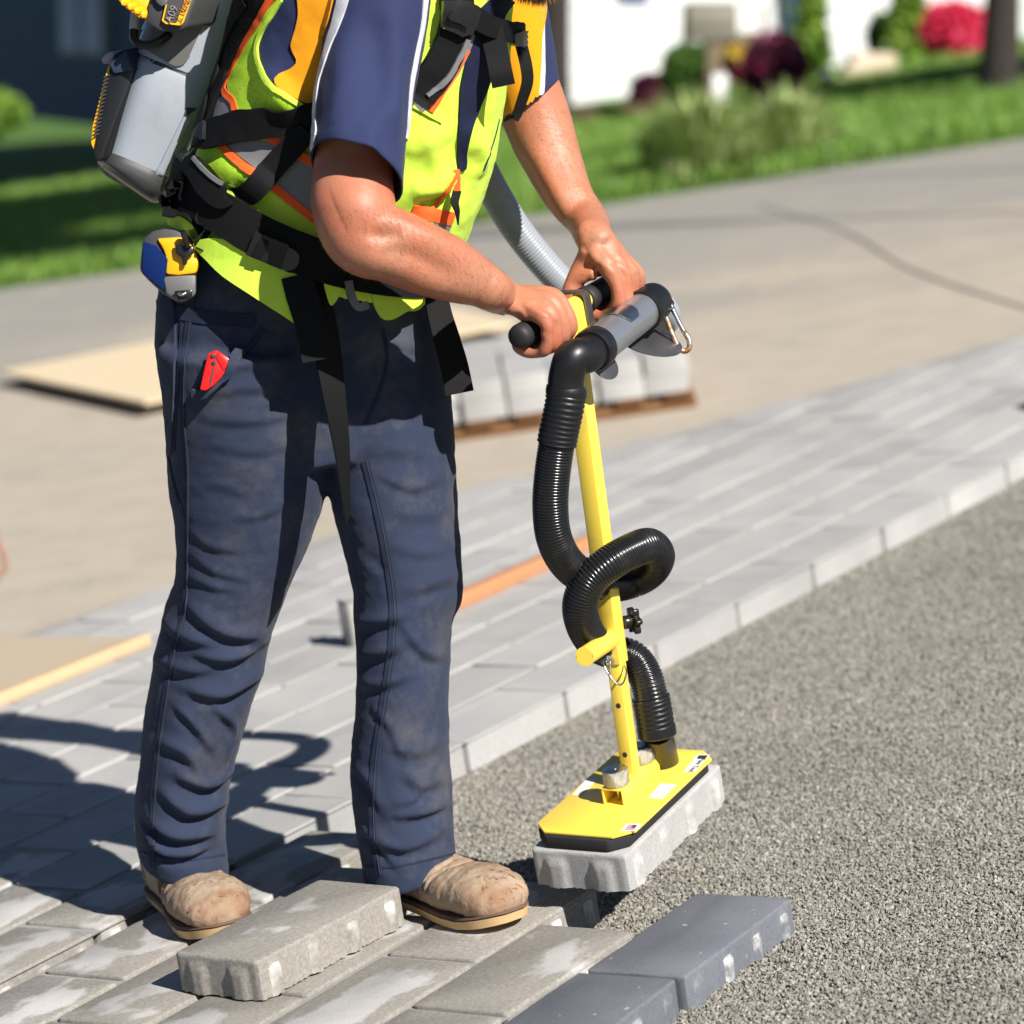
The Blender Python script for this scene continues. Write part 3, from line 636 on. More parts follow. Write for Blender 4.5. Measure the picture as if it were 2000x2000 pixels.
# bracket channel (open box section) with two knurled knobs
ca = tl(plate_pt(1199, 1572, ZP)); cx = ca[0]; y0 = ca[1]; y1 = y0+.125
w, h, t = .0185, .026, .003
for nm, c, hx, hz in (('channel_top', (cx, (y0+y1)/2, ZP+h-t/2), w, t/2), ('channel_wall', (cx-w+t/2, (y0+y1)/2, ZP+h/2-.0015), t/2, h/2-.0018), ('channel_wall', (cx+w-t/2, (y0+y1)/2, ZP+h/2-.0015), t/2, h/2-.0018)):
    obj(nm, *boxv(TL(*c), TX, TY, TZ, hx, (y1-y0)/2, hz, .0008), M['yellow'], tool, True, 40)
for yk in (y0+.020, y1-.018):
    kb = TL(cx, yk, ZP+h+.001); k = obj('knob', *cyl(kb, kb+TZ*.024, .0205, 40, .06), M['knurl'], tool, True, 40)
    obj('knob_cap', *cyl(kb+TZ*.0235, kb+TZ*.0252, .0185, 32, .1), M['steel'], k, True, 40); obj('knob_screw', *cyl(kb-TZ*.026, kb+TZ*.0265, .0035, 12, .2), M['steel'], k, True, 40)
# pole: outer tube over inner tube
pb = TL(cx, (y0+y1)/2+.004, ZP+h); pt = P(1113, 612, 4.56); pd = nrm(pt-pb); pX = nrm(TX-pd*np.dot(TX, pd)); pY = np.cross(pd, pX); pL = np.linalg.norm(pt-pb)
def on_pole(px, py):                                      # nearest pole axis point for a sight line height
    s = np.linspace(0, 1.1, 1200); q = pb+(pt-pb)*s[:, None]; d = [abs(proj(x)[1]-py) for x in q]; return q[int(np.argmin(d))]
sp_ = on_pole(1207, 1295); si = .0112; so_ = .0142
inner = obj('lower_tube', *boxv((pb-pd*.004+sp_+pd*.05)/2, pX, pY, pd, si, si, np.linalg.norm(sp_+pd*.05-pb)/2, .0018), M['yellow'], tool, True, 40)
upper = obj('upper_tube', *boxv((sp_+pt)/2, pX, pY, pd, so_, so_, np.linalg.norm(pt-sp_)/2, .0022), M['yellow'], tool, True, 40)
for py in (1375, 1470):
    c = on_pole(1210, py); obj('adjust_hole', *cyl(c-pY*(si+.0004), c-pY*(si-.002), .0042, 16, .02), M['ink'], inner, True, 40)
# side peg; a dark plug stands in for the shade in its bore
pg0 = on_pole(1195, 1245); pgd = nrm(P(1122, 1296, 4.50)-pg0); L = .122
def pipe(a, b, r0, r1, m=28): # hollow pipe
    a, b = np.asarray(a), np.asarray(b); t = nrm(b-a)
    return sweep(np.array([a, b, b, b-t*.03, a]), np.array([r0, r0, r1, r1, r1]), m, False)
pgr = .0150; V, F = sweep(np.array([pg0, pg0+pgd*L, pg0+pgd*(L+.0002), pg0+pgd*(L-.04)]), np.array([pgr, pgr, pgr-.0018, pgr-.0018]), 28, True); sg_ = obj('side_peg', V, F, M['yellow'], tool, True, 40); obj('peg_shade_plug', *cyl(pg0+pgd*(L-.036), pg0+pgd*(L-.006), pgr-.0021, 24, .02), M['peg_shade'], sg_, True, 40)
# locking pin with wire ring
q = on_pole(1185, 1290)+np.array([0, 0, 0]); pc = P(1178, 1288, proj(q)[2]-.022); pin = obj('locking_pin', *cyl(q, pc, .0085, 20, .25), M['steel'], tool, True, 40)
rg = [pc+nrm(pc-q)*-.004, P(1187, 1312, 4.60), P(1200, 1332, 4.595), P(1214, 1337, 4.60), P(1222, 1320, 4.62), P(1221, 1305, 4.64), P(1214, 1295, 4.66)]
obj('ring', *sweep(catmull(rg, step=.004), .0017, 8), M['steel'], pin); rg2 = [P(1179, 1298, 4.60), P(1190, 1318, 4.597), P(1192, 1290, 4.60)]; obj('clip', *sweep(catmull(rg2, step=.004), .0014, 8), M['steel'], pin)
# star knob on the far side
kc = on_pole(1213, 1222); kd = nrm(P(1238, 1212, 4.66)-kc); ka = kc+kd*.016
k = obj('star_knob', *cyl(ka+kd*.004, ka+kd*.018, .0105, 20, .2), M['black_pl'], tool, True, 40); obj('knob_stud', *cyl(kc, ka+kd*.006, .004, 12), M['steel'], k, True, 40)
kx = nrm(np.cross(kd, pd)); ky = np.cross(kd, kx); ol = []
for i in range(40): a = i/40*2*math.pi; r = .0185+.0042*math.cos(6*a); ol.append(ka+kd*.018+kx*r*math.cos(a)+ky*r*math.sin(a))
obj('knob_star', *prism(ol, kd*.010, .0015), M['black_pl'], k, True, 40)
# handle bar
bd = nrm([.53, .84, .10]); HF = nrm(np.array([.845, -.535, 0])-bd*np.dot([.845, -.535, 0], bd)); HU = np.cross(HF, -bd); HU = HU if HU[2] > 0 else -HU
hc = P(1117, 600, 4.56); bA, bB = hc-bd*.168, hc+bd*.168
obj('handle_bar', *cyl(bA+bd*.01, bB-bd*.01, .0142, 28), M['yellow'], tool, True, 40)
for s0, s1, nm in ((-.172, -.036, 'grip'), (.040, .172, 'grip')):
    ss = np.array([s0, s0+.002, s0+.006, s0+.012, s1-.012, s1-.0115, s1-.003, s1]) if s0 < 0 else np.array([s0, s0+.003, s0+.0115, s0+.012, s0+.02, s0+.0205, s1-.006, s1-.002, s1][:9])
    rr = np.array([.006, .013, .0172, .0186, .0180, .0196, .0196, .018]) if s0 < 0 else np.array([.018, .0200, .0200, .0186, .0186, .0182, .0182, .013, .006])
    obj(nm, *sweep(np.array([hc+bd*s for s in ss]), rr, 32), M['grip'], tool, True, 40)
# saddle: pole head plate and grey strap over the bar
obj('head_bracket', *boxv(hc-HU*.018-HF*.001, bd, HF, HU, .0165, .0155, .024, .003), M['yellow'], tool, True, 40)
sb = hc+bd*.018; stp = [sb-HF*.075+HU*.022, sb-HF*.04+HU*.0205, sb-HF*.012+HU*.0195, sb+HF*.010+HU*.0185, sb+HF*.0175+HU*.013, sb+HF*.018-HU*.004, sb+HF*.018-HU*.026, sb+HF*.021-HU*.033, sb+HF*.036-HU*.036, sb+HF*.060-HU*.036]
ribbon3('strap_bracket', stp, bd, .017, M['dark_steel'], tool, .003, .003)
obj('bracket_bolt', *cyl(sb+HF*.022-HU*.047, sb+HF*.032-HU*.047-bd*.014, .0075, 6, .1), M['steel'], tool, True, 40)
# metal air pipe beside the handle, with rubber collars, elbow, flap disc
e0 = P(1160, 682, 4.475); e1 = P(1250, 611, 4.62); ad = nrm(e1-e0); pr = .0288
pipe_o = obj('air_pipe', *sweep(np.array([e0, e0+ad*.003, e1-ad*.003, e1+ad*.02]), np.array([pr, pr, pr, pr]), 40), M['zinc'], tool, True, 50)
obj('pipe_collar', *sweep(np.array([e0-ad*.012, e0-ad*.0115, e0-ad*.006, e0+ad*.012, e0+ad*.0155, e0+ad*.016]), np.array([pr-.002, pr+.0025, pr+.0042, pr+.0042, pr+.0025, pr-.001]), 40), M['black_rub'], tool, True, 50)
c0 = e1+ad*.004; obj('pipe_collar', *sweep(np.array([c0, c0+ad*.0005, c0+ad*.004, c0+ad*.012, c0+ad*.0125, c0+ad*.045, c0+ad*.055, c0+ad*.058]), np.array([pr-.001, pr+.0035, pr+.0045, pr+.0045, pr+.003, pr+.003, pr+.001, pr-.004]), 40), M['black_rub'], tool, True, 50)
# release flap wrapped on the pipe
sx = nrm(np.cross(ad, [0, 0, 1])); sz = np.cross(sx, ad); V = []; F = []; na, nl = 18, 10
for r in (pr+.0012, pr+.0030):
    for i in range(na+1):
        a = math.radians(25+115*i/na); rnd_ = .5 if i in (0, na) else 1
        for j in range(nl+1):
            u = (j/nl-.5); lim = .045*(1 if 3 < i else .6+.13*i); V.append((e0+e1)/2+ad*(.012+u*lim)+r*(math.cos(a)*sx+math.sin(a)*sz))
W = nl+1; S = (na+1)*W
for i in range(na):
    for j in range(nl):
        a = i*W+j; F += [(S+a, S+a+1, S+a+W+1, S+a+W), (a, a+W, a+W+1, a+1)]
for i in range(na): F += [(i*W, S+i*W, S+(i+1)*W, (i+1)*W), (i*W+nl, (i+1)*W+nl, S+(i+1)*W+nl, S+i*W+nl)]
for j in range(nl): F += [(j, j+1, S+j+1, S+j), (na*W+j, S+na*W+j, S+na*W+j+1, na*W+j+1)]
obj('release_flap', V, F, M['steel'], pipe_o, True, 40)
# disc valve under the pipe
dc = P(1268, 668, 4.64); dn = nrm(np.array([.35, -.30, .95])); dx = nrm(np.cross(dn, [0, 0, 1])); dy = np.cross(dn, dx)
fl = [dc+dx*.052*math.cos(a)+dy*.052*math.sin(a) for a in np.linspace(0, 2*math.pi, 40, endpoint=False)]
obj('disc_flap', *prism(fl, dn*.0022, .0005), M['dark_steel'], tool, True, 40)
dc2 = P(1180, 712, 4.54); fl = [dc2+ad*.034*math.cos(a)+nrm(np.cross(ad, RR[2]))*-.026*math.sin(a) for a in np.linspace(0, 2*math.pi, 28, endpoint=False)]
obj('bracket_tongue', *prism(fl, RR[2]*.003, .0006), M['dark_steel'], tool, True, 40)
# elbow: from the pipe end, bending down into the hose
el = catmull([e0+ad*.004, e0-ad*.030, P(1118, 700, 4.432), P(1106, 740, 4.44), P(1106, 782, 4.448)], step=.004)
n = len(el); rr = np.full(n, .0268); obj('elbow', *sweep(el, rr, 36), M['black_rub'], tool, True, 60)
hp = [(1106, 768, 4.447), (1101, 800, 4.450), (1090, 852, 4.46), (1079, 925, 4.475), (1075, 990, 4.49), (1082, 1050, 4.51), (1106, 1098, 4.545), (1146, 1130, 4.60), (1190, 1142, 4.665), (1236, 1134, 4.69), (1270, 1114, 4.67), (1284, 1086, 4.63), (1268, 1066, 4.595), (1236, 1075, 4.565), (1190, 1100, 4.545), (1152, 1134, 4.545), (1133, 1178, 4.56), (1140, 1222, 4.59), (1164, 1258, 4.645), (1200, 1274, 4.69), (1234, 1284, 4.70), (1257, 1314, 4.69), (1269, 1352, 4.685), (1276, 1392, 4.69)]
path = catmull([P(*h) for h in hp], step=.004); hose = obj('suction_hose', *ribbed(path[6:], .0262, .0046, .0012, 26), M['hose_blk'], tool, True)
# cuffs at both ends with coarser ribs
cu = path[:22]; V, F = ribbed(np.vstack([cu]), .0290, .0076, .0010, 30); obj('hose_cuff', V, F, M['black_rub'], hose, True)
cl = P(1106, 770, 4.447); obj('cuff_lip', *sweep(np.array([P(1107, 756, 4.446), P(1107, 757, 4.446), P(1106, 763, 4.447), P(1106, 772, 4.448), P(1105, 773, 4.448)]), np.array([.0272, .0302, .0306, .0306, .029]), 36), M['black_rub'], hose, True, 40)
c2 = catmull([P(1271, 1362, 4.686), P(1277, 1395, 4.692), P(1281, 1422, 4.697)], step=.003); V, F = ribbed(c2, .0290, .0078, .0011, 30); obj('hose_cuff', V, F, M['black_rub'], hose, True)
q0, q1 = P(1281, 1418, 4.697), P(1284, 1438, 4.70); obj('cuff_ring', *sweep(np.array([q0, q0+(q1-q0)*.02, q0+(q1-q0)*.9, q1]), np.array([.028, .0306, .0306, .029]), 36), M['black_rub'], hose, True, 40)
s1 = plate_pt(1296, 1489, ZP+.0005); s0 = P(1284, 1430, 4.70); obj('hose_stub', *sweep(np.array([s1, s1+(s0-s1)*.5, s0]), np.array([.0248, .0244, .0242]), 36), M['black_pl'], tool, True, 40)
# stickers on the plate
def sticker(name, poly, label=None):
    pts = [plate_pt(x, y, ZP+.0002) for x, y in poly]; o = obj(name, *prism(pts, TZ*.0003), M['white'], plate, False, label=label); return o
def on_sticker(par, name, poly, mat): obj(name, *prism([plate_pt(x, y, ZP+.0006) for x, y in poly], TZ*.0001), mat, tool if par is None else tool, False)
zf = lambda x, y: (1093+x*.16563, 1438+y*.16563)
def quad(name, pts, mat, par=None): on_sticker(par, name, [zf(*p) for p in pts], mat)
sticker('brand_sticker', [zf(1625, 215), zf(1775, 215), zf(1590, 425), zf(1460, 420)])
quad('sticker_badge', [(1640, 225), (1750, 225), (1715, 270), (1615, 265)], M['ink'])
sticker('barcode_sticker', [zf(1190, 560), zf(1385, 568), zf(1215, 738), zf(1050, 730)])
for i in range(13):
    f = i/12; a = np.array([1270, 590])+(np.array([1150, 715])-np.array([1270, 590]))*f; b = np.array([1350, 595])+(np.array([1212, 728])-np.array([1350, 595]))*f; d = np.array([-1, 1])*(2.2 if i % 3 else 4)
    quad('barcode_bar', [tuple(a), tuple(b), tuple(b+d), tuple(a+d)], M['ink_grey'])
fs = sticker('flag_sticker', [zf(792, 1028), zf(972, 1035), zf(888, 1122), zf(715, 1115)])
for i in range(7):
    f0, f1 = (i+.0)/7, (i+.5)/7; A = lambda f: np.array([820, 1042])+(np.array([762, 1106])-np.array([820, 1042]))*f; B = lambda f: np.array([915, 1046])+(np.array([872, 1110])-np.array([915, 1046]))*f
    quad('flag_stripe', [tuple(A(f0)), tuple(B(f0)), tuple(B(f1)), tuple(A(f1))], M['ink_red'])
on_sticker(None, 'flag_canton', [zf(*p) for p in ((866, 1043), (916, 1045), (890, 1082), (842, 1079))], M['ink_blue'])
sticker('text_sticker', [zf(330, 492), zf(460, 500), zf(250, 700), zf(148, 692)])
for i in range(9):
    a = np.array([330, 515])+(np.array([200, 655])-np.array([330, 515]))*i/8; b = np.array([428, 522])+(np.array([272, 668])-np.array([428, 522]))*i/8; quad('text_line', [tuple(a), tuple(b), tuple(b+np.array([-3, 3])), tuple(a+np.array([-3, 3]))], M['ink_grey'])
bx = nrm(plate_pt(*zf(1560, 405), ZP)-plate_pt(*zf(1690, 270), ZP)); V, F = text_mesh('Pave Tool', .0125); c = plate_pt(*zf(1618, 340), ZP+.0008)
obj('sticker_lettering', place(V, c, bx, np.cross(TZ, bx), TZ), F, M['ink'], tool, False)
# carabiner
cb = empty('carabiner', P(1310, 605, 4.66), 'rusty steel carabiner clipped to the end of the grey air pipe', 'carabiner')
loop = [(1297, 590), (1295, 600), (1304, 630), (1318, 664), (1326, 680), (1337, 686), (1346, 680), (1346, 665), (1338, 650)]
obj('hook', *sweep(catmull([P(x, y, 4.655) for x, y in loop], step=.003), .0043, 12), M['rust'], cb); obj('gate', *sweep(catmull([P(1313, 603, 4.655), P(1326, 630, 4.655), P(1337, 650, 4.655)], step=.004), .0038, 12), M['steel'], cb)
obj('hook_bend', *sweep(catmull([P(1297, 592, 4.655), P(1299, 587, 4.655), P(1306, 588, 4.655), P(1313, 603, 4.655)], step=.003), .0043, 12), M['steel'], cb)
tag_ = obj('cable_tie', *sweep(catmull([P(1291, 597, 4.66), P(1294, 586, 4.65), P(1304, 584, 4.645), P(1314, 592, 4.66), P(1304, 600, 4.675), P(1291, 597, 4.66)], step=.003), .0026, 8), M['black_pl'], cb)
# grey vacuum hose from the backpack round to the air pipe
gh = [P(880, 230, 4.84), P(925, 300, 4.88), P(963, 372, 4.92), P(1004, 440, 4.95), P(1052, 502, 4.97), P(1102, 556, 4.98), P(1152, 598, 4.98), P(1212, 630, 4.96), P(1264, 640, 4.91), P(1292, 630, 4.83), P(1296, 612, 4.74), e1+ad*.055, e1+ad*.03]
HOSE_G = catmull(gh, step=.004)
# ------------------------------------------------------------------ the worker
man = empty('person', (-.42, 4.72, 0.0), 'person in lime safety vest and navy work trousers gripping the yellow lifting tool', 'person')
K = 2000/1932
def sec(rows, d0, d1, rd0=None, rd1=None, ratio=1.0):
    """rows of (y, left, right) in overview units -> loft sections; distance and depth run from first to last row"""
    out = []; y0, y1 = rows[0][0], rows[-1][0]
    for r in rows:
        f = (r[0]-y0)/(y1-y0); d = d0+(d1-d0)*f; hw = (r[2]-r[1])/2*K; out.append(((r[1]+r[2])/2*K, r[0]*K, d, hw, (hw*d/FPX*ratio if rd0 is None else rd0+(rd1-rd0)*f)))
    return out
# ---- trousers
legA = [(640, 296, 600), (720, 302, 604), (820, 313, 626), (930, 317, 612), (1000, 325, 588), (1060, 329, 560), (1120, 326, 535), (1180, 305, 512), (1240, 292, 500), (1300, 282, 480), (1360, 271, 462), (1440, 263, 440), (1520, 254, 428), (1590, 257, 425), (1618, 263, 428), (1638, 266, 430)]
legB = [(640, 590, 830), (720, 600, 848), (820, 616, 857), (930, 624, 863), (1000, 640, 868), (1060, 655, 872), (1110, 663, 874), (1160, 667, 857), (1240, 672, 851), (1320, 671, 847), (1400, 664, 848), (1460, 660, 852), (1530, 668, 856), (1580, 674, 857), (1615, 680, 859), (1642, 684, 864), (1668, 687, 868)]
sA = sec(legA, 4.60, 4.875, .125, .092); sB = sec(legB, 4.68, 4.72, .12, .088)
sA[-1] = sA[-1]+(26,); sA[-2] = sA[-2]+(18,); sB[-1] = sB[-1][:5]+(-12,); sB[-2] = sB[-2][:5]+(-8,)
pel = sec([(440, 350, 790), (500, 330, 795), (545, 304, 802), (570, 294, 812), (620, 291, 826), (680, 298, 840), (760, 320, 838), (840, 370, 800), (880, 420, 760)], 4.625, 4.66, .152, .085)
V, F = merge(section_loft(sA, 40, 5), section_loft(sB, 40, 5), section_loft(pel, 48, 5, 2.3))
V, F, N = remesh(V, F, .0042, 26); TBV = bvh_of(V, F)
k = lambda L: [(x*K, y*K) for x, y in L]
def pair(L, r, a, dy=13): return [(k(L), r, a), ([(x*K, (y+dy)*K) for x, y in L], r, -a*.85)]
tf = []
# thigh pulls and knee stacks, image-left leg
for L, r, a in [([(480, 980), (500, 1060), (490, 1130)], .010, .004), ([(400, 1330), (440, 1370), (430, 1440)], .010, .006), ([(330, 1330), (370, 1370), (400, 1420)], .010, .006), ([(760, 1180), (800, 1230), (845, 1240)], .010, .005), ([(700, 1330), (740, 1380), (760, 1440)], .010, .004), ([(820, 1440), (790, 1500), (740, 1520)], .009, .005), ([(560, 900), (520, 960), (440, 980)], .010, .004), ([(830, 900), (780, 920), (720, 900)], .010, .005), ([(350, 1140), (420, 1190), (500, 1205)], .016, .010), ([(300, 1170), (350, 1200), (420, 1215)], .012, .007), ([(355, 1225), (430, 1240), (520, 1210)], .017, .011), ([(280, 1240), (340, 1262), (420, 1262)], .013, .006), ([(350, 1300), (420, 1310), (500, 1270)], .014, .008),
                ([(330, 1460), (390, 1480), (450, 1450)], .014, .009), ([(300, 1490), (360, 1530), (440, 1510)], .014, .010), ([(275, 1540), (330, 1575), (420, 1570)], .013, .010), ([(290, 1600), (350, 1610), (420, 1585)], .010, .008), ([(262, 1555), (300, 1600), (330, 1620)], .009, .006), ([(300, 1400), (350, 1420), (380, 1470)], .014, .008),
                ([(355, 1000), (400, 1030), (450, 1040)], .009, .004), ([(352, 1040), (400, 1075), (470, 1095)], .009, .004), ([(350, 1085), (400, 1105), (440, 1110)], .008, .004), ([(350, 925), (400, 915), (470, 930)], .012, .003), ([(360, 745), (450, 735), (560, 730)], .011, .004), ([(380, 790), (470, 795), (590, 775)], .011, .004), ([(390, 840), (480, 850), (600, 830)], .012, .003), ([(370, 700), (430, 690), (560, 680)], .010, .003), ([(400, 640), (500, 650), (580, 640)], .010, .003),
                ([(640, 800), (720, 770), (800, 780)], .014, .006), ([(660, 690), (720, 660), (790, 650)], .012, .005), ([(650, 870), (720, 850), (840, 860)], .014, .004), ([(600, 760), (640, 840), (620, 900)], .012, -.006), ([(690, 640), (700, 700), (670, 770)], .010, -.006),
                # image-right leg
                ([(760, 1120), (820, 1100), (872, 1085)], .013, .009), ([(675, 1180), (720, 1170), (760, 1160)], .012, .008), ([(672, 1240), (720, 1230), (760, 1215)], .012, .008), ([(675, 1290), (720, 1290), (770, 1275)], .010, .005), ([(690, 1050), (720, 1080), (700, 1120)], .012, -.005), ([(735, 960), (800, 975), (866, 960)], .013, .003), ([(740, 1030), (800, 1045), (868, 1030)], .012, .004),
                ([(720, 1400), (780, 1420), (845, 1400)], .014, .004), ([(740, 1540), (800, 1530), (855, 1510)], .011, .008), ([(700, 1570), (760, 1600), (850, 1560)], .011, .007), ([(760, 1450), (790, 1480), (850, 1470)], .012, .005), ([(668, 1450), (700, 1480), (720, 1540)], .012, .006), ([(680, 1560), (720, 1600), (740, 1630)], .010, .006), ([(790, 1310), (800, 1270), (792, 1220)], .010, -.004)]:
    tf += pair(L, r*.92, a*(1.4 if sum(q[1] for q in L)/len(L) > 1110 else .8))
V = folds(V, N, TBV, tf)
nz = np.array([mnoise.fractal(Vector((v[0]*10, v[1]*10, v[2]*16)), .8, 2.0, 4) for v in V]); nz2 = np.array([mnoise.noise(Vector((v[0]*30, v[1]*30, v[2]*75))) for v in V])
def relax(V, F, it):
    e = np.array([(f[i], f[(i+1) % len(f)]) for f in F for i in range(len(f))]); n = np.bincount(e[:, 0], minlength=len(V))+np.bincount(e[:, 1], minlength=len(V))
    for _ in range(it):
        A = np.zeros_like(V)
        for c in range(3): A[:, c] = np.bincount(e[:, 0], V[e[:, 1], c], len(V))+np.bincount(e[:, 1], V[e[:, 0], c], len(V))
        V = V*.5+.5*A/n[:, None]
    return V
V = relax(V, F, 1)
V = V+N*(nz*.0018+nz2*.0006)[:, None]
trousers = obj('trousers', V, F, M['trouser'], man); TBV = bvh_of(V, F)
for nm, L, w, o_ in [('side_seam', [(365, 560), (352, 640), (345, 720), (346, 800), (352, 880), (352, 960), (352, 1060), (348, 1150), (325, 1240), (312, 1320), (300, 1400), (292, 1480), (288, 1560), (288, 1635)], .011, .0016), ('inner_seam', [(690, 870), (712, 960), (730, 1050), (742, 1140), (738, 1230), (722, 1340), (708, 1430), (703, 1520), (706, 1590), (716, 1650)], .013, .0020), ('pocket_edge', [(378, 738), (410, 725), (440, 690), (478, 645), (496, 620)], .010, .002), ('waistband', [(300, 578), (340, 590), (400, 600), (480, 605)], .020, .0025),
                     ('fly_seam', [(722, 620), (730, 680), (715, 740), (690, 800)], .006, .0015), ('pocket_seam', [(345, 560), (338, 700), (332, 800), (330, 850)], .004, .0014), ('cuff_hem', [(266, 1606), (310, 1618), (360, 1622), (424, 1612)], .003, .0012), ('cuff_hem', [(690, 1634), (740, 1636), (800, 1624), (862, 1608)], .003, .0012), ('back_pocket_seam', [(318, 860), (330, 920), (348, 975)], .006, .002)]:
    s = strip(nm, TBV, k(L), w, M['seam'], trousers, o_, .001)
    if s is not None and nm in ('side_seam', 'inner_seam', 'pocket_edge'): strip('stitching', TBV, [(x+3, y) for x, y in k(L)], .0016, M['thread'], trousers, o_+.0008, .0006)
# tool pocket flap standing off the right hip
pf = [(300, 566), (330, 572), (332, 700), (328, 820), (324, 860), (318, 830), (312, 740), (304, 640)]
panel('hip_pocket', TBV, k(pf), M['trouser'], trousers, .005, .004, 7)
# ---- boots
def boot(name, toe, d, ankle_px, label):
    """work boot: toe tip on the ground, pointing along d; round toe, welt, wedge sole, shaft up into the trouser leg"""
    L = .35; d = nrm(d); s = np.array([d[1], -d[0], 0]); up = np.array([0, 0, 1.0]); h0 = np.asarray(toe)-d*L
    def at(t, x, z): return h0+d*(t*L)+s*x+up*z
    prof = [(.005, .022, .032, .078), (.03, .039, .022, .096), (.10, .046, .016, .104), (.22, .048, .014, .104), (.36, .049, .014, .095), (.48, .053, .014, .086), (.58, .0575, .014, .081), (.68, .0615, .015, .083), (.78, .062, .016, .084), (.87, .057, .017, .080), (.94, .047, .019, .070), (.98, .033, .023, .057), (1.0, .016, .030, .046)]
    V = []; m = 28; a = np.linspace(0, 2*math.pi, m, endpoint=False)
    for t, w, zb, zt in prof:
        for q in a:
            ca, sa = math.cos(q), math.sin(q); x = w*math.copysign(abs(ca)**.8, ca)*(1-.20*max(0, sa)); z = (zb+zt)/2+(zt-zb)/2*math.copysign(abs(sa)**.75, sa); V.append(at(t, x, z))
    Fb = tube_faces(len(prof), m)
    ank = P(*ankle_px); sh = catmull([at(.24, 0, .07), at(.23, 0, .13), ank*.5+at(.22, 0, .19)*.5, ank+up*.06], step=.02)
    V2, F2 = merge((np.array(V), Fb), sweep(sh, np.linspace(.054, .056, len(sh)), 24)); V2, F2, N2 = remesh(V2, F2, .0036, 5)
    X = (V2-h0) @ d/L; nzb = np.array([mnoise.fractal(Vector(tuple(v*26)), .9, 2, 4) for v in V2]); Zb = V2[:, 2]; nzc = np.array([mnoise.fractal(Vector(tuple(v*85)), .9, 2, 3) for v in V2])
    cre = np.zeros(len(V2))
    for t0, ph in ((.46, 0), (.50, .9), (.545, .4), (.60, 1.5)): cre -= .0060*np.exp(-((X-t0-.02*np.sin(60*((V2-h0) @ s)+ph))/.0085)**2)*(Zb > .05)
    cap = .0022*np.exp(-((X-.70)/.012)**2)*(Zb > .035)
    V2 = V2+N2*(nzb*.0024+nzc*.0011+cre-cap*.6)[:, None]
    up_ = obj(name, V2, F2, M['leather'], man, True, None, None, label)
    def outline(g): return [(t, w+g) for t, w in ((.0, .022), (.02, .032), (.06, .038), (.15, .041), (.3, .041), (.42, .043), (.55, .0495), (.68, .0545), (.78, .0545), (.86, .050), (.92, .042), (.97, .029), (.995, .012))]
    def ringpts(g, z, zt): 
        o_ = outline(g); R_ = [at(t, w, z+zt*max(0, (t-.72)/.28)**1.6) for t, w in o_]+[at(t, -w, z+zt*max(0, (t-.72)/.28)**1.6) for t, w in reversed(o_)]
        R_ = [p+d*(g if i in (len(o_)-1, len(o_)) else 0) for i, p in enumerate(R_)]; return R_
    def slab(z0, z1, g0, g1, toe_up):
        a_ = ringpts(g0, z0, toe_up); b_ = ringpts(g1, z1, toe_up); n = len(a_); return np.array(a_+b_), [(i, (i+1) % n, n+(i+1) % n, n+i) for i in range(n)]+[tuple(range(n-1, -1, -1)), tuple(range(n, 2*n))]
    sl_ = obj('sole', *slab(.001, .0145, .002, .0055, .014), M['sole'], up_, True, 40); obj('midsole', *slab(.0147, .0172, .0045, .0042, .014), M['sole_dark'], up_, True, 40); obj('welt', *slab(.0174, .0212, .0062, .004, .0135), M['welt'], up_, True, 40)
    bv = bvh_of(V2, F2)
    for nm, pts in (('vamp_seam', [(.47, .07, .028), (.47, .06, .055), (.44, .045, .09), (.42, .0, .12), (.44, -.045, .09), (.47, -.06, .055), (.47, -.07, .028)]), ('vamp_seam', [(.49, .07, .028), (.49, .06, .055), (.46, .045, .09), (.44, .0, .12), (.46, -.045, .09), (.49, -.06, .055), (.49, -.07, .028)]), ('heel_seam', [(.20, .07, .025), (.17, .06, .06), (.14, .06, .10)]), ('heel_seam', [(.20, -.07, .025), (.17, -.06, .06), (.14, -.06, .10)])):
        q = [near(bv, at(*x)) for x in catmull(pts, step=.012)]; obj(nm, *sweep(np.array([a_-n_*.0002 for a_, n_ in q]), .0009, 6), M['welt'], up_)
    gf = np.random.default_rng(len(label)); fv = []; ff = []
    for i in range(26):                                # torn flakes and scratches on the toe
        q, n_ = near(bv, at(.74+.24*gf.random(), .05*gf.normal()*.6, .04+.05*gf.random())); a_ = nrm(np.cross(n_, gf.normal(size=3))); b_ = np.cross(n_, a_); l = .003+.006*gf.random(); w = .0006+.0008*gf.random(); j = len(fv)
        fv += [q-a_*l-b_*w+n_*.0002, q-a_*l+b_*w+n_*.0002, q+b_*w*1.5+n_*.0006, q-b_*w*1.5+n_*.0006, q+a_*l*.8+n_*(.0008+.0012*gf.random())]; ff += [(j, j+1, j+2, j+3), (j+3, j+2, j+4)]
    tag(obj('scuff', fv, ff, M['scuff'], up_, False), kind='stuff')
    return up_, bv
toeL = np.array([-.53, 4.50, 0]); bootR, bvR = boot('boot', toeL*np.array([1, 1, 0]), (.36, -.933, 0), (350, 1640, 4.89), 'tan boot of the rear foot, toe against the loose paver')
toeR = G(1008, 1815); bootL, bvL = boot('boot', toeR*np.array([1, 1, 0]), (.56, -.828, 0), (778, 1630, 4.74), 'scuffed tan boot of the front foot with a pale rubber sole')
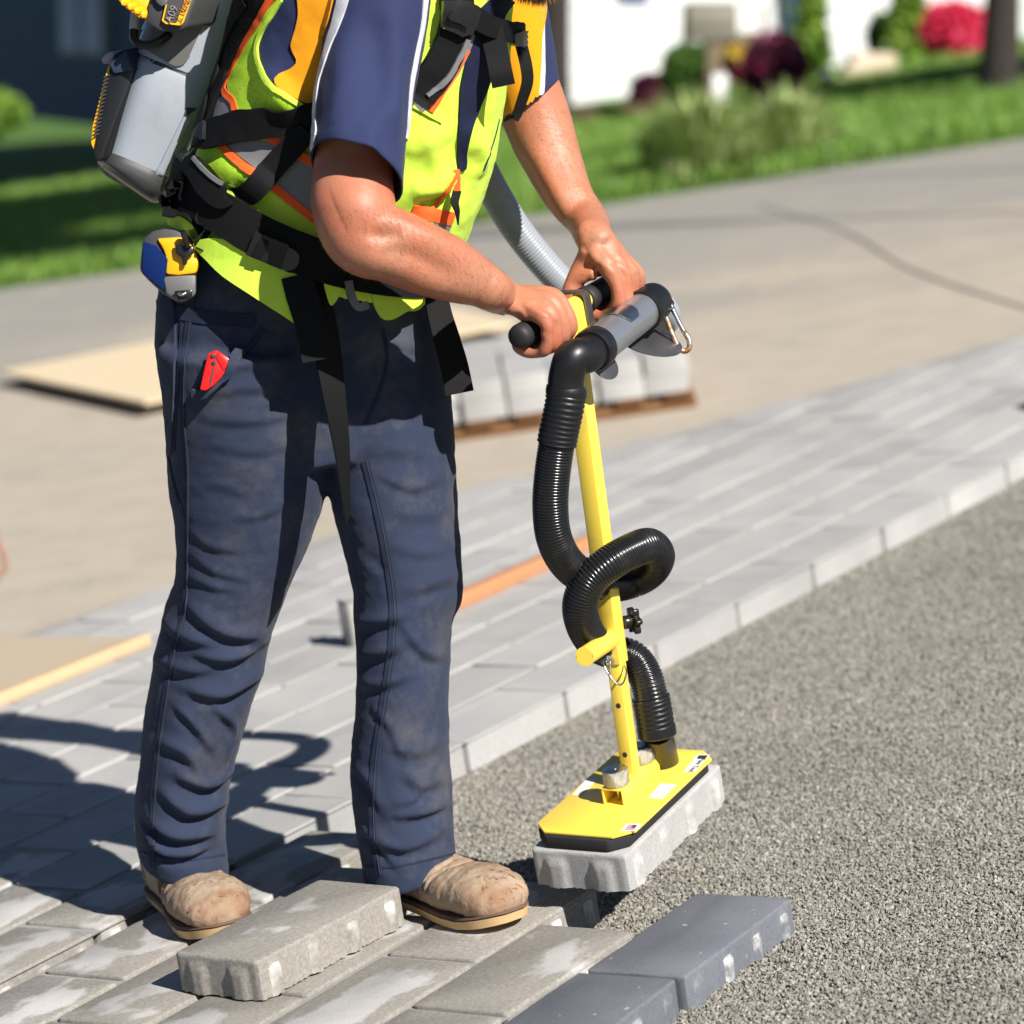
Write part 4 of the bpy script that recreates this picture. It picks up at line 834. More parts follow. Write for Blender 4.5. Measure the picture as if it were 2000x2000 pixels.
# ---- torso: vest body over shirt
tor = [(745, -190, 4.50, 175, .11), (742, -130, 4.50, 235, .15), (738, -40, 4.52, 262, .175), (732, 60, 4.54, 268, .175), (708, 200, 4.565, 274, .17), (680, 300, 4.585, 278, .168), (640, 390, 4.60, 276, .165), (612, 460, 4.615, 262, .162, 20), (603, 505, 4.63, 248, .158, 42), (600, 535, 4.635, 236, .152, 52)]
V, F = section_loft(tor, 56, 7, 2.35); V, F, N = remesh(V, F, .005, 6); VB = bvh_of(V, F)
vf = []
for L, r, a in [([(790, 300), (840, 270), (880, 250)], .018, .006), ([(800, 372), (850, 365), (890, 340)], .014, .010), ([(820, 400), (860, 390), (900, 360)], .012, -.008), ([(900, 250), (940, 300), (930, 350)], .02, .008), ([(440, 330), (500, 350), (560, 400)], .016, .007), ([(420, 390), (480, 430), (560, 470)], .014, .007), ([(520, 130), (560, 190), (600, 220)], .02, .010), ([(820, 250), (850, 310), (870, 400)], .02, .006), ([(700, 440), (760, 420), (840, 430)], .014, -.006), ([(400, 460), (480, 500), (580, 560)], .014, .008), ([(480, 480), (540, 520), (590, 520)], .010, -.006)]: vf.append((L, r, a))
V = folds(V, N, VB, [(a_, b_, c_*1.7) for a_, b_, c_ in vf]); nz = np.array([mnoise.fractal(Vector(tuple(v*10)), .8, 2, 4) for v in V]); V = V+N*(nz*.0045)[:, None]
vest = obj('vest', V, F, M['lime'], man); VB = bvh_of(V, F)
z1 = lambda L: [(150+.31056*x, .31056*y) for x, y in L]; z2 = lambda L: [(550+.31056*x, .31056*y) for x, y in L]; z4 = lambda L: [(820+.15528*x, .15528*y) for x, y in L]; z3 = lambda L: [(250+.31056*x, 350+.31056*y) for x, y in L]
shirt = panel('shirt', VB, z1([(1290, -80), (1240, 60), (1180, 180), (1155, 320), (1180, 440), (1240, 540), (1330, 620), (1420, 660), (1560, 690), (1600, 300), (1600, -80)]), M['shirt'], man, .004, .002)
panel('shirt_side_panel', VB, z1([(1390, -80), (1400, 120), (1360, 290), (1390, 400), (1270, 480), (1250, 530), (1330, 600), (1480, 660), (1600, 640), (1640, -80)]), M['shirt_y'], shirt, .0075, .002)
panel('mesh_panel', VB, z1([(1300, -40), (1150, 150), (1030, 380), (965, 540), (1010, 650), (1060, 730), (1200, 735), (1440, 680), (1330, 620), (1230, 540), (1170, 430), (1150, 310), (1190, 180), (1300, 20)]), M['lime_mesh'], vest, .0055, .002)
panel('mesh_panel', VB, z1([(815, 920), (900, 930), (960, 1000), (1060, 1090), (1130, 1130), (1080, 1180), (960, 1160), (860, 1060), (810, 1000)]), M['lime_mesh'], vest, .003, .002)
for nm, L, w in [('armhole_binding', z1([(1300, 0), (1190, 180), (1150, 310), (1170, 430), (1230, 540), (1330, 620), (1440, 680)]), .007)]: strip(nm, VB, L, w, M['lime'], vest, .0085, .003)
# reflective tape bordered with orange
panel('reflective_band', VB, z1([(930, 890), (1060, 885), (1230, 900), (1350, 970), (1500, 1030), (1560, 1400), (1480, 1370), (1330, 1280), (1150, 1090), (1000, 960)]), M['refl'], vest, .0045, .002)
strip('orange_edge', VB, z1([(905, 900), (960, 960), (1050, 1050), (1140, 1110), (1250, 1190), (1370, 1280), (1520, 1390)]), .012, M['orange'], vest, .0065, .002)
strip('orange_edge', VB, z1([(1190, 840), (1290, 900), (1400, 970), (1520, 1040)]), .013, M['orange'], vest, .0065, .002)
panel('reflective_band', VB, z1([(960, 560), (900, 640), (870, 740), (830, 790), (960, 760), (1080, 720), (1010, 670)]), M['refl'], vest, .0045, .002)
strip('orange_edge', VB, z1([(1240, -20), (1140, 160), (1060, 300), (990, 450), (940, 570), (1000, 640), (1020, 720), (1130, 748)]), .011, M['orange'], vest, .0068, .002)
strip('reflective_edge', VB, z1([(1190, -20), (1100, 130), (1030, 290), (960, 470), (910, 590)]), .016, M['refl'], vest, .005, .002)
# chest side
strip('reflective_band', VB, z2([(1160, 200), (1110, 330), (1040, 460), (950, 570), (840, 660)]), .030, M['refl'], vest, .0045, .002)
strip('orange_edge', VB, z2([(1160, 310), (1080, 450), (1010, 570), (930, 700)]), .010, M['orange'], vest, .0065, .002)
strip('pocket_edge', VB, z2([(830, 655), (920, 705), (1010, 760)]), .010, M['lime'], vest, .004, .002)
panel('shirt_front', VB, z4([(900, -40), (680, 200), (650, 400), (560, 800), (500, 1080), (490, 1250), (470, 1700), (465, 2100), (560, 2130), (590, 1900), (650, 1620), (740, 1350), (850, 1080), (900, 900), (960, 600), (1010, 380), (1060, 180), (1200, -40)]), M['shirt_shade'], shirt, .004, .002)
strip('reflective_band', VB, z4([(1240, 60), (1200, 300), (1180, 600), (1170, 850), (1130, 1150), (1090, 1320)]), .017, M['refl'], vest, .004, .002)
strip('zip', VB, z2([(1105, 1075), (1060, 1160), (980, 1270), (910, 1370), (860, 1440)]), .006, M['orange'], vest, .004, .002)
strip('zip_tape', VB, z2([(1090, 1110), (1040, 1200), (960, 1310), (930, 1400)]), .012, M['lime_mesh'], vest, .003, .001)
strip('orange_edge', VB, z2([(820, 1320), (880, 1330), (960, 1350), (1075, 1375)]), .020, M['orange'], vest, .004, .002); strip('reflective_band', VB, z2([(860, 1360), (950, 1395), (1060, 1420)]), .018, M['refl'], vest, .003, .002)
zp = z2([(1100, 1070), (1105, 1130), (1100, 1190)]); ribbon3('zip_pull', [ray(VB, *zp[0])[0]-RR[2]*.006, ray(VB, *zp[1])[0]-RR[2]*.012, P(893, 373, 4.46)], RR[0], .010, M['orange'], vest, .003)
ribbon3('zip_cord', [P(893, 372, 4.46), P(888, 395, 4.455), P(893, 412, 4.455), P(895, 438, 4.46)], (RR[0], RR[2]), .013, M['web'], vest, .0025)
strip('front_seam', VB, z4([(1000, 1500), (950, 1700), (880, 1930), (800, 2150)]), .003, M['seam'], vest, .001, .001)
HBV = bvh_of(*section_loft([(690, 240, 4.575, 286, .180), (640, 340, 4.595, 290, .180), (612, 430, 4.60, 282, .176), (600, 500, 4.615, 276, .176), (598, 560, 4.62, 272, .178), (598, 640, 4.622, 280, .180), (598, 720, 4.625, 288, .182)], 72, 8, 2.3))
# hem flaps hanging over the trousers
fl = panel('hem_flap', HBV, z3([(450, 380), (560, 370), (740, 410), (1000, 540), (1130, 560), (1110, 640), (1090, 760), (1105, 930), (960, 850), (760, 720), (600, 610), (490, 500), (420, 420)]), M['lime'], vest, .004, .003, 6)
panel('hem_flap', HBV, z3([(1480, 560), (1640, 640), (1840, 760), (1720, 850), (1650, 885), (1590, 870), (1540, 780), (1520, 680)]), M['lime'], vest, .004, .003, 6)
panel('hem_flap', HBV, z3([(1220, 600), (1380, 620), (1350, 690), (1300, 780), (1270, 790), (1240, 700)]), M['lime'], vest, .004, .003, 6)
panel('hem_flap', HBV, z1([(600, 1340), (680, 1370), (750, 1430), (690, 1445), (620, 1430), (585, 1400)]), M['lime'], vest, .004, .003, 6)
# ---- bare skin: head, neck, arms and hands as one continuous body
def ell(c, a, b, d, ra, rb, rc, m=22):
    t = np.linspace(-math.pi/2+.02, math.pi/2-.02, 14); V = []
    for q in t:
        for p in np.linspace(0, 2*math.pi, m, endpoint=False): V.append(c+a*ra*math.cos(q)*math.cos(p)+b*rb*math.cos(q)*math.sin(p)+d*rc*math.sin(q))
    return np.array(V), tube_faces(len(t), m)
def hand(cx, X, roll, wf, wu, mc, pp):
    """fist closed on the handle bar: cx centre on the bar axis, X towards the index finger; roll lifts the wrist about the bar"""
    c_, s_ = math.cos(roll), math.sin(roll); Fv = HF*c_+HU*s_; Uv = HU*c_-HF*s_          # rotate about the bar
    L = lambda x, f, u: cx+X*x+Fv*f+Uv*u
    parts = []; br = .0190; wrist = L(.002, wf, wu)
    for x, r, sc, sp in ((.0335, .0104, 1.0, .004), (.0112, .0108, 1.06, .001), (-.0112, .0103, 1.0, -.002), (-.0320, .0090, .86, -.006)):
        def pol(a, q): return L(x, q*math.cos(math.radians(a)), q*math.sin(math.radians(a)))
        ob = x/.033*17; mcp = pol(mc[0]+ob, mc[1]*(.6+.4*sc)); pip = pol(pp[0]+ob*.7, pp[1]*(.65+.35*sc)); mid1 = pol((mc[0]+pp[0])/2+ob*.85, (mc[1]+pp[1])/2*(.65+.35*sc)*.96); dip = pol(pp[0]-62, br+r*1.1); tip = pol(pp[0]-125, br+r*.95)
        parts.append(sweep(catmull([wrist+X*x*.45-Uv*.004, (wrist*.45+mcp*.55)+X*x*.18+Uv*.002, mcp, mid1, pip, pol(pp[0]-32, (br+r+pp[1])/2), dip, pol(pp[0]-95, br+r*.95), tip], n=5), np.interp(np.linspace(0, 1, 41), [0, .14, .25, .36, .5, .62, .75, .9, .98, 1], [.015, .0125, r*1.28, r*1.02, r*1.17, r*.97, r*1.02, r*.92, r*.62, r*.3]), 16))
    mm = L(0, mc[1]*.74, mc[1]*.52); ax = nrm(mm-wrist); an = nrm(np.cross(X, ax)); parts.append(ell((wrist+mm)/2, X, ax, an, .043, np.linalg.norm(mm-wrist)*.62, .0185)); parts.append(ell(wrist-ax*.004, X, ax, an, .028, .030, .0220))
    # knuckle pads, palm, thumb and web
    parts.append(sweep(catmull([wrist-Uv*.004+X*.02, wrist*.5+L(.022, .012, .030)*.5, L(.022, .014, .030)], n=5), np.array([.020]*11), 16))
    parts.append(sweep(catmull([wrist-Uv*.006-X*.016, wrist*.5+L(-.020, .010, .028)*.5, L(-.022, .010, .028)], n=5), np.array([.019]*11), 16))
    th = [wrist+X*.020-Uv*.012, wrist*.5+L(.046, -.031, .010)*.5, L(.050, -.031, .006), L(.049, -.028, -.016), L(.040, -.016, -.030), L(.030, .000, -.034)]
    parts.append(sweep(catmull(th, n=5), np.interp(np.linspace(0, 1, 26), [0, .2, .42, .6, .8, .97, 1], [.017, .016, .0142, .0120, .0118, .0085, .003]), 16))
    parts.append(sweep(catmull([L(.046, -.032, .016), L(.040, -.012, .030), L(.034, .010, .034)], n=5), np.array([.011]*11), 14))
    return parts, wrist, Fv, Uv
hR, wR, fR, uR = hand(hc-bd*.112, bd, 0.0, -.054, .054, (44, .042), (-32, .0395)); hL, wL, fL, uL = hand(hc+bd*.102, -bd, 0.0, .004, .080, (30, .051), (-34, .043))
def arm(pts, wrist, Fv, rad, flat):
    """limb through shoulder, elbow, wrist with given radii; rings flattened towards the wrist"""
    p = catmull(pts, n=8); n = len(p); r = np.interp(np.linspace(0, 1, n), np.linspace(0, 1, len(rad)), rad); return sweep(p, r, 26)
def limb3(rows, n=7, m=28):
    """rows: (px,py,dist,half_px,depth_half)"""
    return section_loft(rows, 72, n, 2.1)
pw = proj(wR); aR = [(735, -20, 4.40, 75, .062), (715, 120, 4.375, 76, .062), (697, 250, 4.355, 76, .055), (690, 330, 4.345, 78, .054), (690, 400, 4.325, 82, .056), (712, 458, 4.32, 80, .054), (762, 478, 4.325, 74, .052), (830, 507, 4.345, 70, .047), (888, 531, 4.365, 61, .042), (930, 550, 4.385, 49, .036), ((pw[0]+930)/2+4, (pw[1]+550)/2+2, 4.40, 42, .032), (pw[0], pw[1], pw[2], 39, .029), (pw[0]+26, pw[1]+14, pw[2]+.004, 32, .022)]
ql = proj(wL); aL = [(960, -60, 4.74, 80, .065), (985, 60, 4.76, 76, .064), (1018, 150, 4.775, 68, .060), (1042, 215, 4.78, 67, .056), (1064, 275, 4.775, 63, .052), (1088, 335, 4.76, 55, .045), (1114, 388, 4.735, 47, .038), (1147, 431, 4.71, 40, .033), ((ql[0]+1158)/2, (ql[1]+462)/2, ql[2]+.004, 37, .028), ((ql[0]+1182)/2, (ql[1]+500)/2, ql[2]-.006, 38, .020), (ql[0]+24, ql[1]+44, ql[2]-.012, 30, .014)]
hd = P(1024, -200, 4.40)                              # head centre, leaning over the tool
fw = nrm(np.array([.80, -.50, -.42])); hs = nrm(np.cross(fw, [0, 0, 1])); hu = np.cross(hs, fw)
parts = hR+hL+[limb3(aR), limb3(aL), sweep(catmull([P(735, -20, 4.40), P(745, -120, 4.44), P(800, -190, 4.50), P(900, -160, 4.64), P(960, -60, 4.74)], n=6), np.array([.062]*25), 20),
    sweep(catmull([P(830, -160, 4.56), P(900, -150, 4.50), hd-fw*.02-hu*.06], n=5), np.array([.062]*11), 20), ell(hd, fw, hs, hu, .098, .076, .112), ell(hd+fw*.035-hu*.072, fw, hs, hu, .062, .056, .060), ell(hd+fw*.104-hu*.012, fw, hs, hu, .022, .015, .026), ell(hd+hs*.078-hu*.01, fw, hs, hu, .018, .010, .030), ell(hd-hs*.078-hu*.01, fw, hs, hu, .018, .010, .030), ell(hd+fw*.092-hu*.058, fw, hs, hu, .012, .024, .008)]
V, F = merge(*parts); V, F, N = remesh(V, F, .0024, 9); SB = bvh_of(V, F)
sf = []
zh = lambda L: [(950+.1294*x, 520+.1294*y) for x, y in L]; zl = lambda L: [(1080+.14493*x, 440+.14493*y) for x, y in L]
for L, r, a in [(zh([(560, 560), (800, 700), (1080, 800)]), .005, .0028), (zh([(480, 640), (700, 900), (900, 1080)]), .005, .0026), (zh([(350, 830), (450, 760), (560, 700)]), .005, -.0022), (zh([(330, 560), (380, 530), (420, 560)]), .010, .004), (zl([(560, 420), (720, 560), (880, 680)]), .005, .0024), (zl([(640, 380), (880, 540), (1060, 660)]), .005, .0024), (zl([(720, 320), (1000, 500), (1200, 660)]), .005, .0022), (zl([(470, 720), (500, 760), (540, 740)]), .005, -.002),
                (z2([(540, 1460), (640, 1480), (760, 1460)]), .012, -.008), (z2([(360, 1350), (480, 1290), (640, 1300)]), .03, .007), (z2([(560, 1560), (800, 1600), (1100, 1750)]), .016, -.006), (z2([(700, 1380), (950, 1480), (1200, 1620)]), .022, .006), (z2([(1560, 900), (1700, 1150), (1820, 1400)]), .016, .007), (z2([(1500, 1000), (1640, 1250), (1760, 1450)]), .012, -.006)]: sf.append((L, r, a))
V = folds(V, N, SB, sf); V = V+N*(np.array([mnoise.noise(Vector(tuple(v*28))) for v in V])*.0007)[:, None]
body = obj('body', V, F, M['skin'], man); SB = bvh_of(V, F)
# fine arm hair
gh_ = np.random.default_rng(9); hv = []; hf = []
for i in gh_.choice(len(V), 26000, replace=False):
    q = proj(V[i])
    if not ((560 < q[0] < 985 and 400 < q[1] < 640) or (960 < q[0] < 1200 and 210 < q[1] < 480)): continue
    tdir = nrm(np.array([.8, -.3, -.6]))+gh_.normal(size=3)*.35; tdir = nrm(tdir-N[i]*np.dot(tdir, N[i]))*.9+N[i]*.45; sd = nrm(np.cross(N[i], tdir))*.00022; j = len(hv); hv += [V[i]-sd, V[i]+sd, V[i]+tdir*(.005+.006*gh_.random())]; hf.append((j, j+1, j+2))
obj('arm_hair', hv, hf, M['hair'], body, False)
# hair, beard, eyes
hv, hf = ell(hd-fw*.012+hu*.022, fw, hs, hu, .104, .083, .106); hv = np.array([v+np.array(mnoise.noise_vector(Vector(tuple(v*60))))*.004 for v in hv]); obj('hair', hv, hf, M['hair'], man)
g = np.random.default_rng(5); bvs = []; bfs = []
for i in range(2600):                                 # short beard of separate hairs on the jaw
    th, ph = g.uniform(-1.5, 1.5), g.uniform(-1.3, .15); dr = fw*math.cos(ph)*math.cos(th)+hs*math.cos(ph)*math.sin(th)+hu*math.sin(ph); q, qn = near(SB, hd+fw*.035-hu*.072+dr*.062); t_ = nrm(np.cross(dr, g.normal(size=3))); l = .012+.012*g.random(); j = len(bvs)
    e_ = nrm(dr-hu*.6+g.normal(size=3)*.3); bvs += [q-t_*.0009, q+t_*.0009, q+e_*l]; bfs.append((j, j+1, j+2))
obj('beard', bvs, bfs, M['hair'], man, False)
for s in (-1, 1):
    e = obj('eye', *ell(hd+fw*.084+hs*.032*s+hu*.012, fw, hs, hu, .011, .012, .011, 14), M['white'], man); obj('iris', *ell(hd+fw*.0925+hs*.032*s+hu*.010, fw, hs, hu, .003, .005, .005, 12), M['ink_brown'], e)
# ---- short sleeves
slv = [(745, -70, 4.40, 105, .088), (738, 20, 4.392, 104, .086), (722, 120, 4.378, 98, .082), (708, 220, 4.350, 94, .088), (699, 300, 4.332, 92, .094, 20), (697, 338, 4.322, 91, .096, 29)]
V, F = section_loft([r if len(r) == 6 else r+(0,) for r in slv], 48, 9, 2.15, False)
bm = bmesh.new(); vs = [bm.verts.new(tuple(v)) for v in V]; [bm.faces.new([vs[i] for i in f]) for f in F]; bm.normal_update()
N = np.array([tuple(v.normal) for v in bm.verts]); bm.free(); SVB = bvh_of(V, F)
V = folds(V, N, SVB, [(z2([(400, 200), (380, 500), (330, 800)]), .016, .009), (z2([(560, 100), (600, 500), (560, 900)]), .02, -.009), (z2([(700, 100), (720, 450), (700, 800)]), .014, .009), (z2([(300, 900), (450, 940), (650, 1080)]), .012, .004), (z2([(640, 600), (560, 850), (600, 1050)]), .012, .009)])
nz = np.array([mnoise.fractal(Vector(tuple(v*14)), .8, 2, 3) for v in V]); V = V+N*(nz*.003)[:, None]
sleeve = obj('sleeve', V, F, M['shirt'], man); md = sleeve.modifiers.new('s', 'SOLIDIFY'); md.thickness = .0025; md.offset = -1; SVB = bvh_of(V, F)
strip('piping', SVB, z2([(390, -20), (340, 150), (270, 350), (220, 550), (205, 750), (205, 960)]), .022, M['white_tr'], sleeve, .002, .0015); strip('piping', SVB, z2([(905, -20), (890, 150), (850, 350), (815, 550), (800, 750), (785, 880)]), .013, M['white_tr'], sleeve, .002, .0015)
panel('sleeve_panel', SVB, z2([(335, -40), (290, 150), (220, 350), (190, 560), (150, 700), (60, 600), (60, 100), (120, -40)]), M['shirt_y'], sleeve, .0022, .001, 7)
strip('sleeve_hem', SVB, z2([(215, 880), (300, 905), (450, 950), (600, 1020), (745, 1080)]), .003, M['seam'], sleeve, .0008, .0008)
slf = [(965, -70, 4.74, 92, .086), (988, 30, 4.755, 84, .080), (1012, 110, 4.768, 74, .074), (1030, 170, 4.776, 66, .070, -12), (1036, 196, 4.78, 63, .069, -30)]
V, F = section_loft([r if len(r) == 6 else r+(0,) for r in slf], 40, 9, 2.15, False); sl2 = obj('sleeve', V, F, M['shirt'], man, label='gold and navy sleeve on the far arm'); md = sl2.modifiers.new('s', 'SOLIDIFY'); md.thickness = .0025; md.offset = -1; SV2 = bvh_of(V, F)
strip('piping', SV2, z4([(1545, 40), (1535, 300), (1535, 600), (1535, 900), (1510, 1310)]), .011, M['white_tr'], sl2, .002, .0015)
panel('sleeve_panel', SV2, z4([(900, -60), (900, 1500), (1130, 1430), (1330, 1420), (1470, 1330), (1515, 900), (1530, 500), (1540, -60)]), M['shirt_y'], sl2, .0022, .001, 5)
# fingernails where the near thumb and fingertips show are hidden under the bar; skin nicks on the left hand
strip('graze', SB, zl([(530, 600), (555, 570), (575, 550)]), .006, pm('graze_red', (.42, .07, .045), .5), body, .0003, .0003); strip('graze', SB, zl([(380, 680), (410, 650)]), .003, pm('graze_red', (.45, .10, .06), .5), body, .0003, .0003)
# ------------------------------------------------------------------ backpack vacuum with harness and hose
pk = empty('backpack_vacuum', P(300, 240, 4.72), 'grey backpack vacuum with battery and black harness on the worker', 'backpack vacuum')
BWD = nrm([.53, .84, 0])                                   # across the back
def shell(rows, ex=3.6, m=44, n=6): return section_loft(rows, m, n, ex)
low = obj('lower_canister', *shell([(340, 158, 4.70, 86, .125), (338, 162, 4.70, 88, .128), (325, 195, 4.70, 85, .128), (292, 270, 4.71, 77, .126), (266, 330, 4.715, 70, .122), (260, 344, 4.715, 66, .118)]), M['pack'], pk, True, 40)
upc = obj('upper_canister', *shell([(343, 152, 4.70, 84, .124), (345, 148, 4.70, 90, .130), (352, 130, 4.70, 92, .132), (378, 60, 4.69, 92, .132), (405, -20, 4.68, 92, .13), (430, -110, 4.67, 88, .125), (440, -150, 4.67, 70, .10)]), M['pack'], pk, True, 40)
obj('seal_band', *shell([(344, 151, 4.70, 86.5, .1265), (341, 158, 4.70, 87.5, .1275)], 3.6, 44, 4), M['pack_dk'], low, True, 40)
obj('base_cap', *shell([(268, 326, 4.715, 71, .1235), (262, 340, 4.715, 74, .126), (256, 353, 4.715, 72, .124), (250, 362, 4.715, 58, .11)]), M['pack_dk'], pk, True, 40)
PB = bvh_of(*merge(*[([tuple(np.array(v.co)+ORG[o.name]) for v in o.data.vertices], [tuple(p.vertices) for p in o.data.polygons]) for o in (low, upc)]))
panel('side_recess', PB, z1([(690, 675), (755, 680), (660, 755)]), M['pack_dk'], low, .0012, .001, 5, False); strip('rib', PB, z1([(690, 740), (600, 920), (530, 1060), (440, 1220)]), .012, M['pack'], low, .004, .004); strip('rib', PB, z1([(790, 690), (700, 900), (620, 1050), (560, 1170)]), .006, M['pack'], low, .003, .003)
lid = panel('clear_window', PB, z1([(900, -60), (860, 20), (780, 190), (700, 370), (640, 415), (570, 390), (420, 300), (340, 250), (420, 150), (560, -60)]), M['pack_sl'], upc, .003, .003, 8)
strip('sticker_edge', PB, z1([(880, -10), (820, 110), (760, 240), (710, 350)]), .0012, M['pack'], upc, .0045, .001)
panel('foot_button', PB, z1([(610, 1040), (640, 960), (690, 940), (700, 990), (650, 1050)]), M['pack'], low, .008, .008, 5)
# exhaust module on the outer side: black body, yellow louvre grille
def slabq(name, pts, d, half, mat, par, bev=.004): c = [P(x, y, d-.1*0) for x, y in pts]; return obj(name, *prism(c, BWD*2*half, bev), mat, par, True, 40)
ex = slabq('exhaust_box', z1([(235, 330), (320, 300), (365, 450), (165, 1000), (125, 1030), (95, 960), (200, 420)]), 4.585, .105, M['black_pl'], pk, .005)
gr = slabq('grille', z1([(195, 400), (228, 460), (150, 880), (120, 990), (84, 900), (95, 790)]), 4.590, .095, M['dw'], ex, .003)
for i in range(16):
    f = i/15; a = np.array([190, 480])+(np.array([125, 850])-np.array([190, 480]))*f; slabq('louvre', z1([tuple(a+np.array([-22, 2])), tuple(a+np.array([12, -14])), tuple(a+np.array([14, -6])), tuple(a+np.array([-20, 10]))]), 4.584, .0865, M['ink'], gr, 0)
slabq('latch', z1([(150, 370), (180, 335), (215, 325), (235, 345), (225, 370), (180, 405), (160, 400)]), 4.60, .05, M['pack'], ex, .002)
slabq('module_top', z1([(200, 400), (310, 310), (345, 420), (360, 445), (230, 465)]), 4.578, .05, pm('module_navy', (.02, .035, .07), .5), ex, .003)
# battery
bt = slabq('battery', z1([(470, -60), (440, 60), (425, 140), (520, 200), (600, 200), (680, 185), (700, 120), (760, -60)]), 4.50, .045, M['pack_dk'], pk, .006)
slabq('battery_side', z1([(225, -60), (250, 10), (300, 60), (400, 135), (440, 110), (470, 30), (470, -60)]), 4.51, .05, M['dw'], bt, .008)
for i in range(4):
    a = np.array([285+42*i, 20+26*i]); slabq('finger_rib', z1([tuple(a+np.array([-14, -34])), tuple(a+np.array([16, -22])), tuple(a+np.array([8, 24])), tuple(a+np.array([-18, 10]))]), 4.498, .028, M['dw'], bt, .004)
slabq('battery_latch', z1([(470, -40), (500, 20), (530, 45), (570, 25), (565, -40)]), 4.490, .012, pm('latch_grey', (.09, .09, .092), .5), bt, .003)
def flat(name, pts, d, mat, par, off=0.0): c = [P(x, y, d)-RR[2]*off for x, y in pts]; return obj(name, *prism(c, RR[2]*.0008), mat, par, False)
bdp = 4.492
flat('label_border', z1([(580, -60), (535, 130), (560, 150), (650, 160), (672, 140), (730, -30), (720, -80)]), bdp, M['dw'], bt)
flat('label_face', z1([(590, -60), (548, 122), (570, 138), (628, 142), (700, -60)]), bdp, pm('label_charcoal', (.05, .047, .045), .5), bt, .0012)
dx = nrm(P(150+.31056*640, .31056*110, bdp)-P(150+.31056*715, .31056*-60, bdp)); dn = -RR[2]; dy = np.cross(dn, dx)
def letter(name, s, size, pt, mat, par, off=.003): V, F = text_mesh(s, size); x, y = z1([pt])[0]; obj(name, place(V, P(x, y, bdp)-RR[2]*off, dx, dy, dn), F, mat, par, False)
letter('battery_lettering', 'DEWALT', .0150, (688, 20), M['ink_brown'], bt); letter('battery_lettering', '60V', .0165, (594, 88), pm('label_grey', (.20, .195, .19), .5), bt); flat('battery_arrow', z1([(580, 122), (592, 104), (588, 128)]), bdp, M['dw'], bt, .003)
yl = slabq('yellow_label', z1([(780, -60), (700, 125), (740, 138), (815, -60)]), 4.535, .002, pm('label_yellow', lin(236, 226, 60), .5), pk, .0004)
V, F = text_mesh('Powerpak' if False else 'mpak', .0135); x, y = z1([(757, 28)])[0]; obj('label_lettering', place(V, P(x, y, 4.531), dx, dy, dn), F, M['ink'], pk, False)
# cable loop and carrying tube
obj('power_cable', *sweep(catmull([P(262, 55, 4.56), P(262, 75, 4.555), P(272, 86, 4.55), P(290, 88, 4.55), P(312, 80, 4.55), P(330, 66, 4.555)], step=.004), .0068, 12), M['black_rub'], pk); obj('cable_sleeve', *cyl(P(262, 58, 4.56), P(266, 10, 4.56), .0075, 14), M['pack'], pk, True, 40)
# harness
hb = strip('back_pad', VB, [(520, -40), (470, 80), (432, 170), (408, 240), (392, 290)], .036, M['mesh_black'], pk, .012, .010)
strip('back_strap', VB, z1([(1090, -20), (1010, 190), (940, 420), (860, 640), (790, 840)]), .040, M['mesh_black'], pk, .016, .012)
obj('frame_rod', *sweep(catmull([P(328, 372, 4.58), P(360, 330, 4.565), P(395, 290, 4.55), P(412, 274, 4.545)], step=.006), .0105, 14), M['black_rub'], pk)
belt = strip('waist_belt', HBV, [(330, 330), (380, 385), (440, 420), (510, 462), (600, 500), (700, 530), (800, 545), (850, 540)], .062, M['mesh_black'], pk, .008, .008, label='black padded waist belt')
panel('hip_pad', HBV, z1([(740, 1000), (790, 990), (860, 1080), (950, 1160), (960, 1240), (1000, 1290), (920, 1310), (820, 1240), (760, 1140), (720, 1060)]), M['web'], belt, .018, .010, 6)
strip('pad_fleece', HBV, z1([(790, 1005), (840, 1070), (900, 1130), (955, 1165)]), .006, M['refl'], belt, .021, .004)
strip('load_strap', VB, z1([(840, 860), (900, 850), (1050, 800), (1250, 760), (1520, 735)]), .046, M['web'], pk, .016, .003); strip('load_strap', VB, z1([(1470, 800), (1390, 900), (1250, 1060), (1150, 1170), (1010, 1240)]), .034, M['web'], pk, .020, .003)
strip('rod_clip', VB, z1([(820, 900), (840, 860), (870, 840)]), .03, M['black_pl'], pk, .022, .008)
bk = panel('buckle', HBV, z1([(1140, 1450), (1340, 1530), (1290, 1680), (1080, 1590)]), M['black_pl'], belt, .016, .008, 6, False)
panel('buckle_bar', HBV, z1([(1170, 1490), (1220, 1510), (1170, 1625), (1120, 1600)]), M['web'], bk, .019, .004, 6, False); panel('buckle_tongue', HBV, z1([(1330, 1540), (1400, 1590), (1380, 1670), (1280, 1690)]), M['pack_dk'], bk, .014, .006, 6)
# folded webbing ends at the hip
def wav(L, d, name='webbing_loop', w=.040): return ribbon3(name, [P(x, y, d+.004*math.sin(i*2.1)) for i, (x, y) in enumerate(z1(L))], nrm(BWD+np.array([0, 0, .1])), w, M['web'], pk, .0022, .003)
wav([(530, 1290), (570, 1240), (650, 1200), (640, 1180), (720, 1130), (700, 1180), (690, 1220), (760, 1195), (800, 1260)], 4.49); wav([(740, 1545), (810, 1480), (860, 1400), (800, 1380), (850, 1290), (870, 1290), (860, 1340), (850, 1380), (910, 1345), (930, 1400)], 4.47); wav([(540, 1310), (640, 1330), (740, 1340), (820, 1440), (800, 1530), (730, 1550)], 4.485, 'belt_tail', .05)
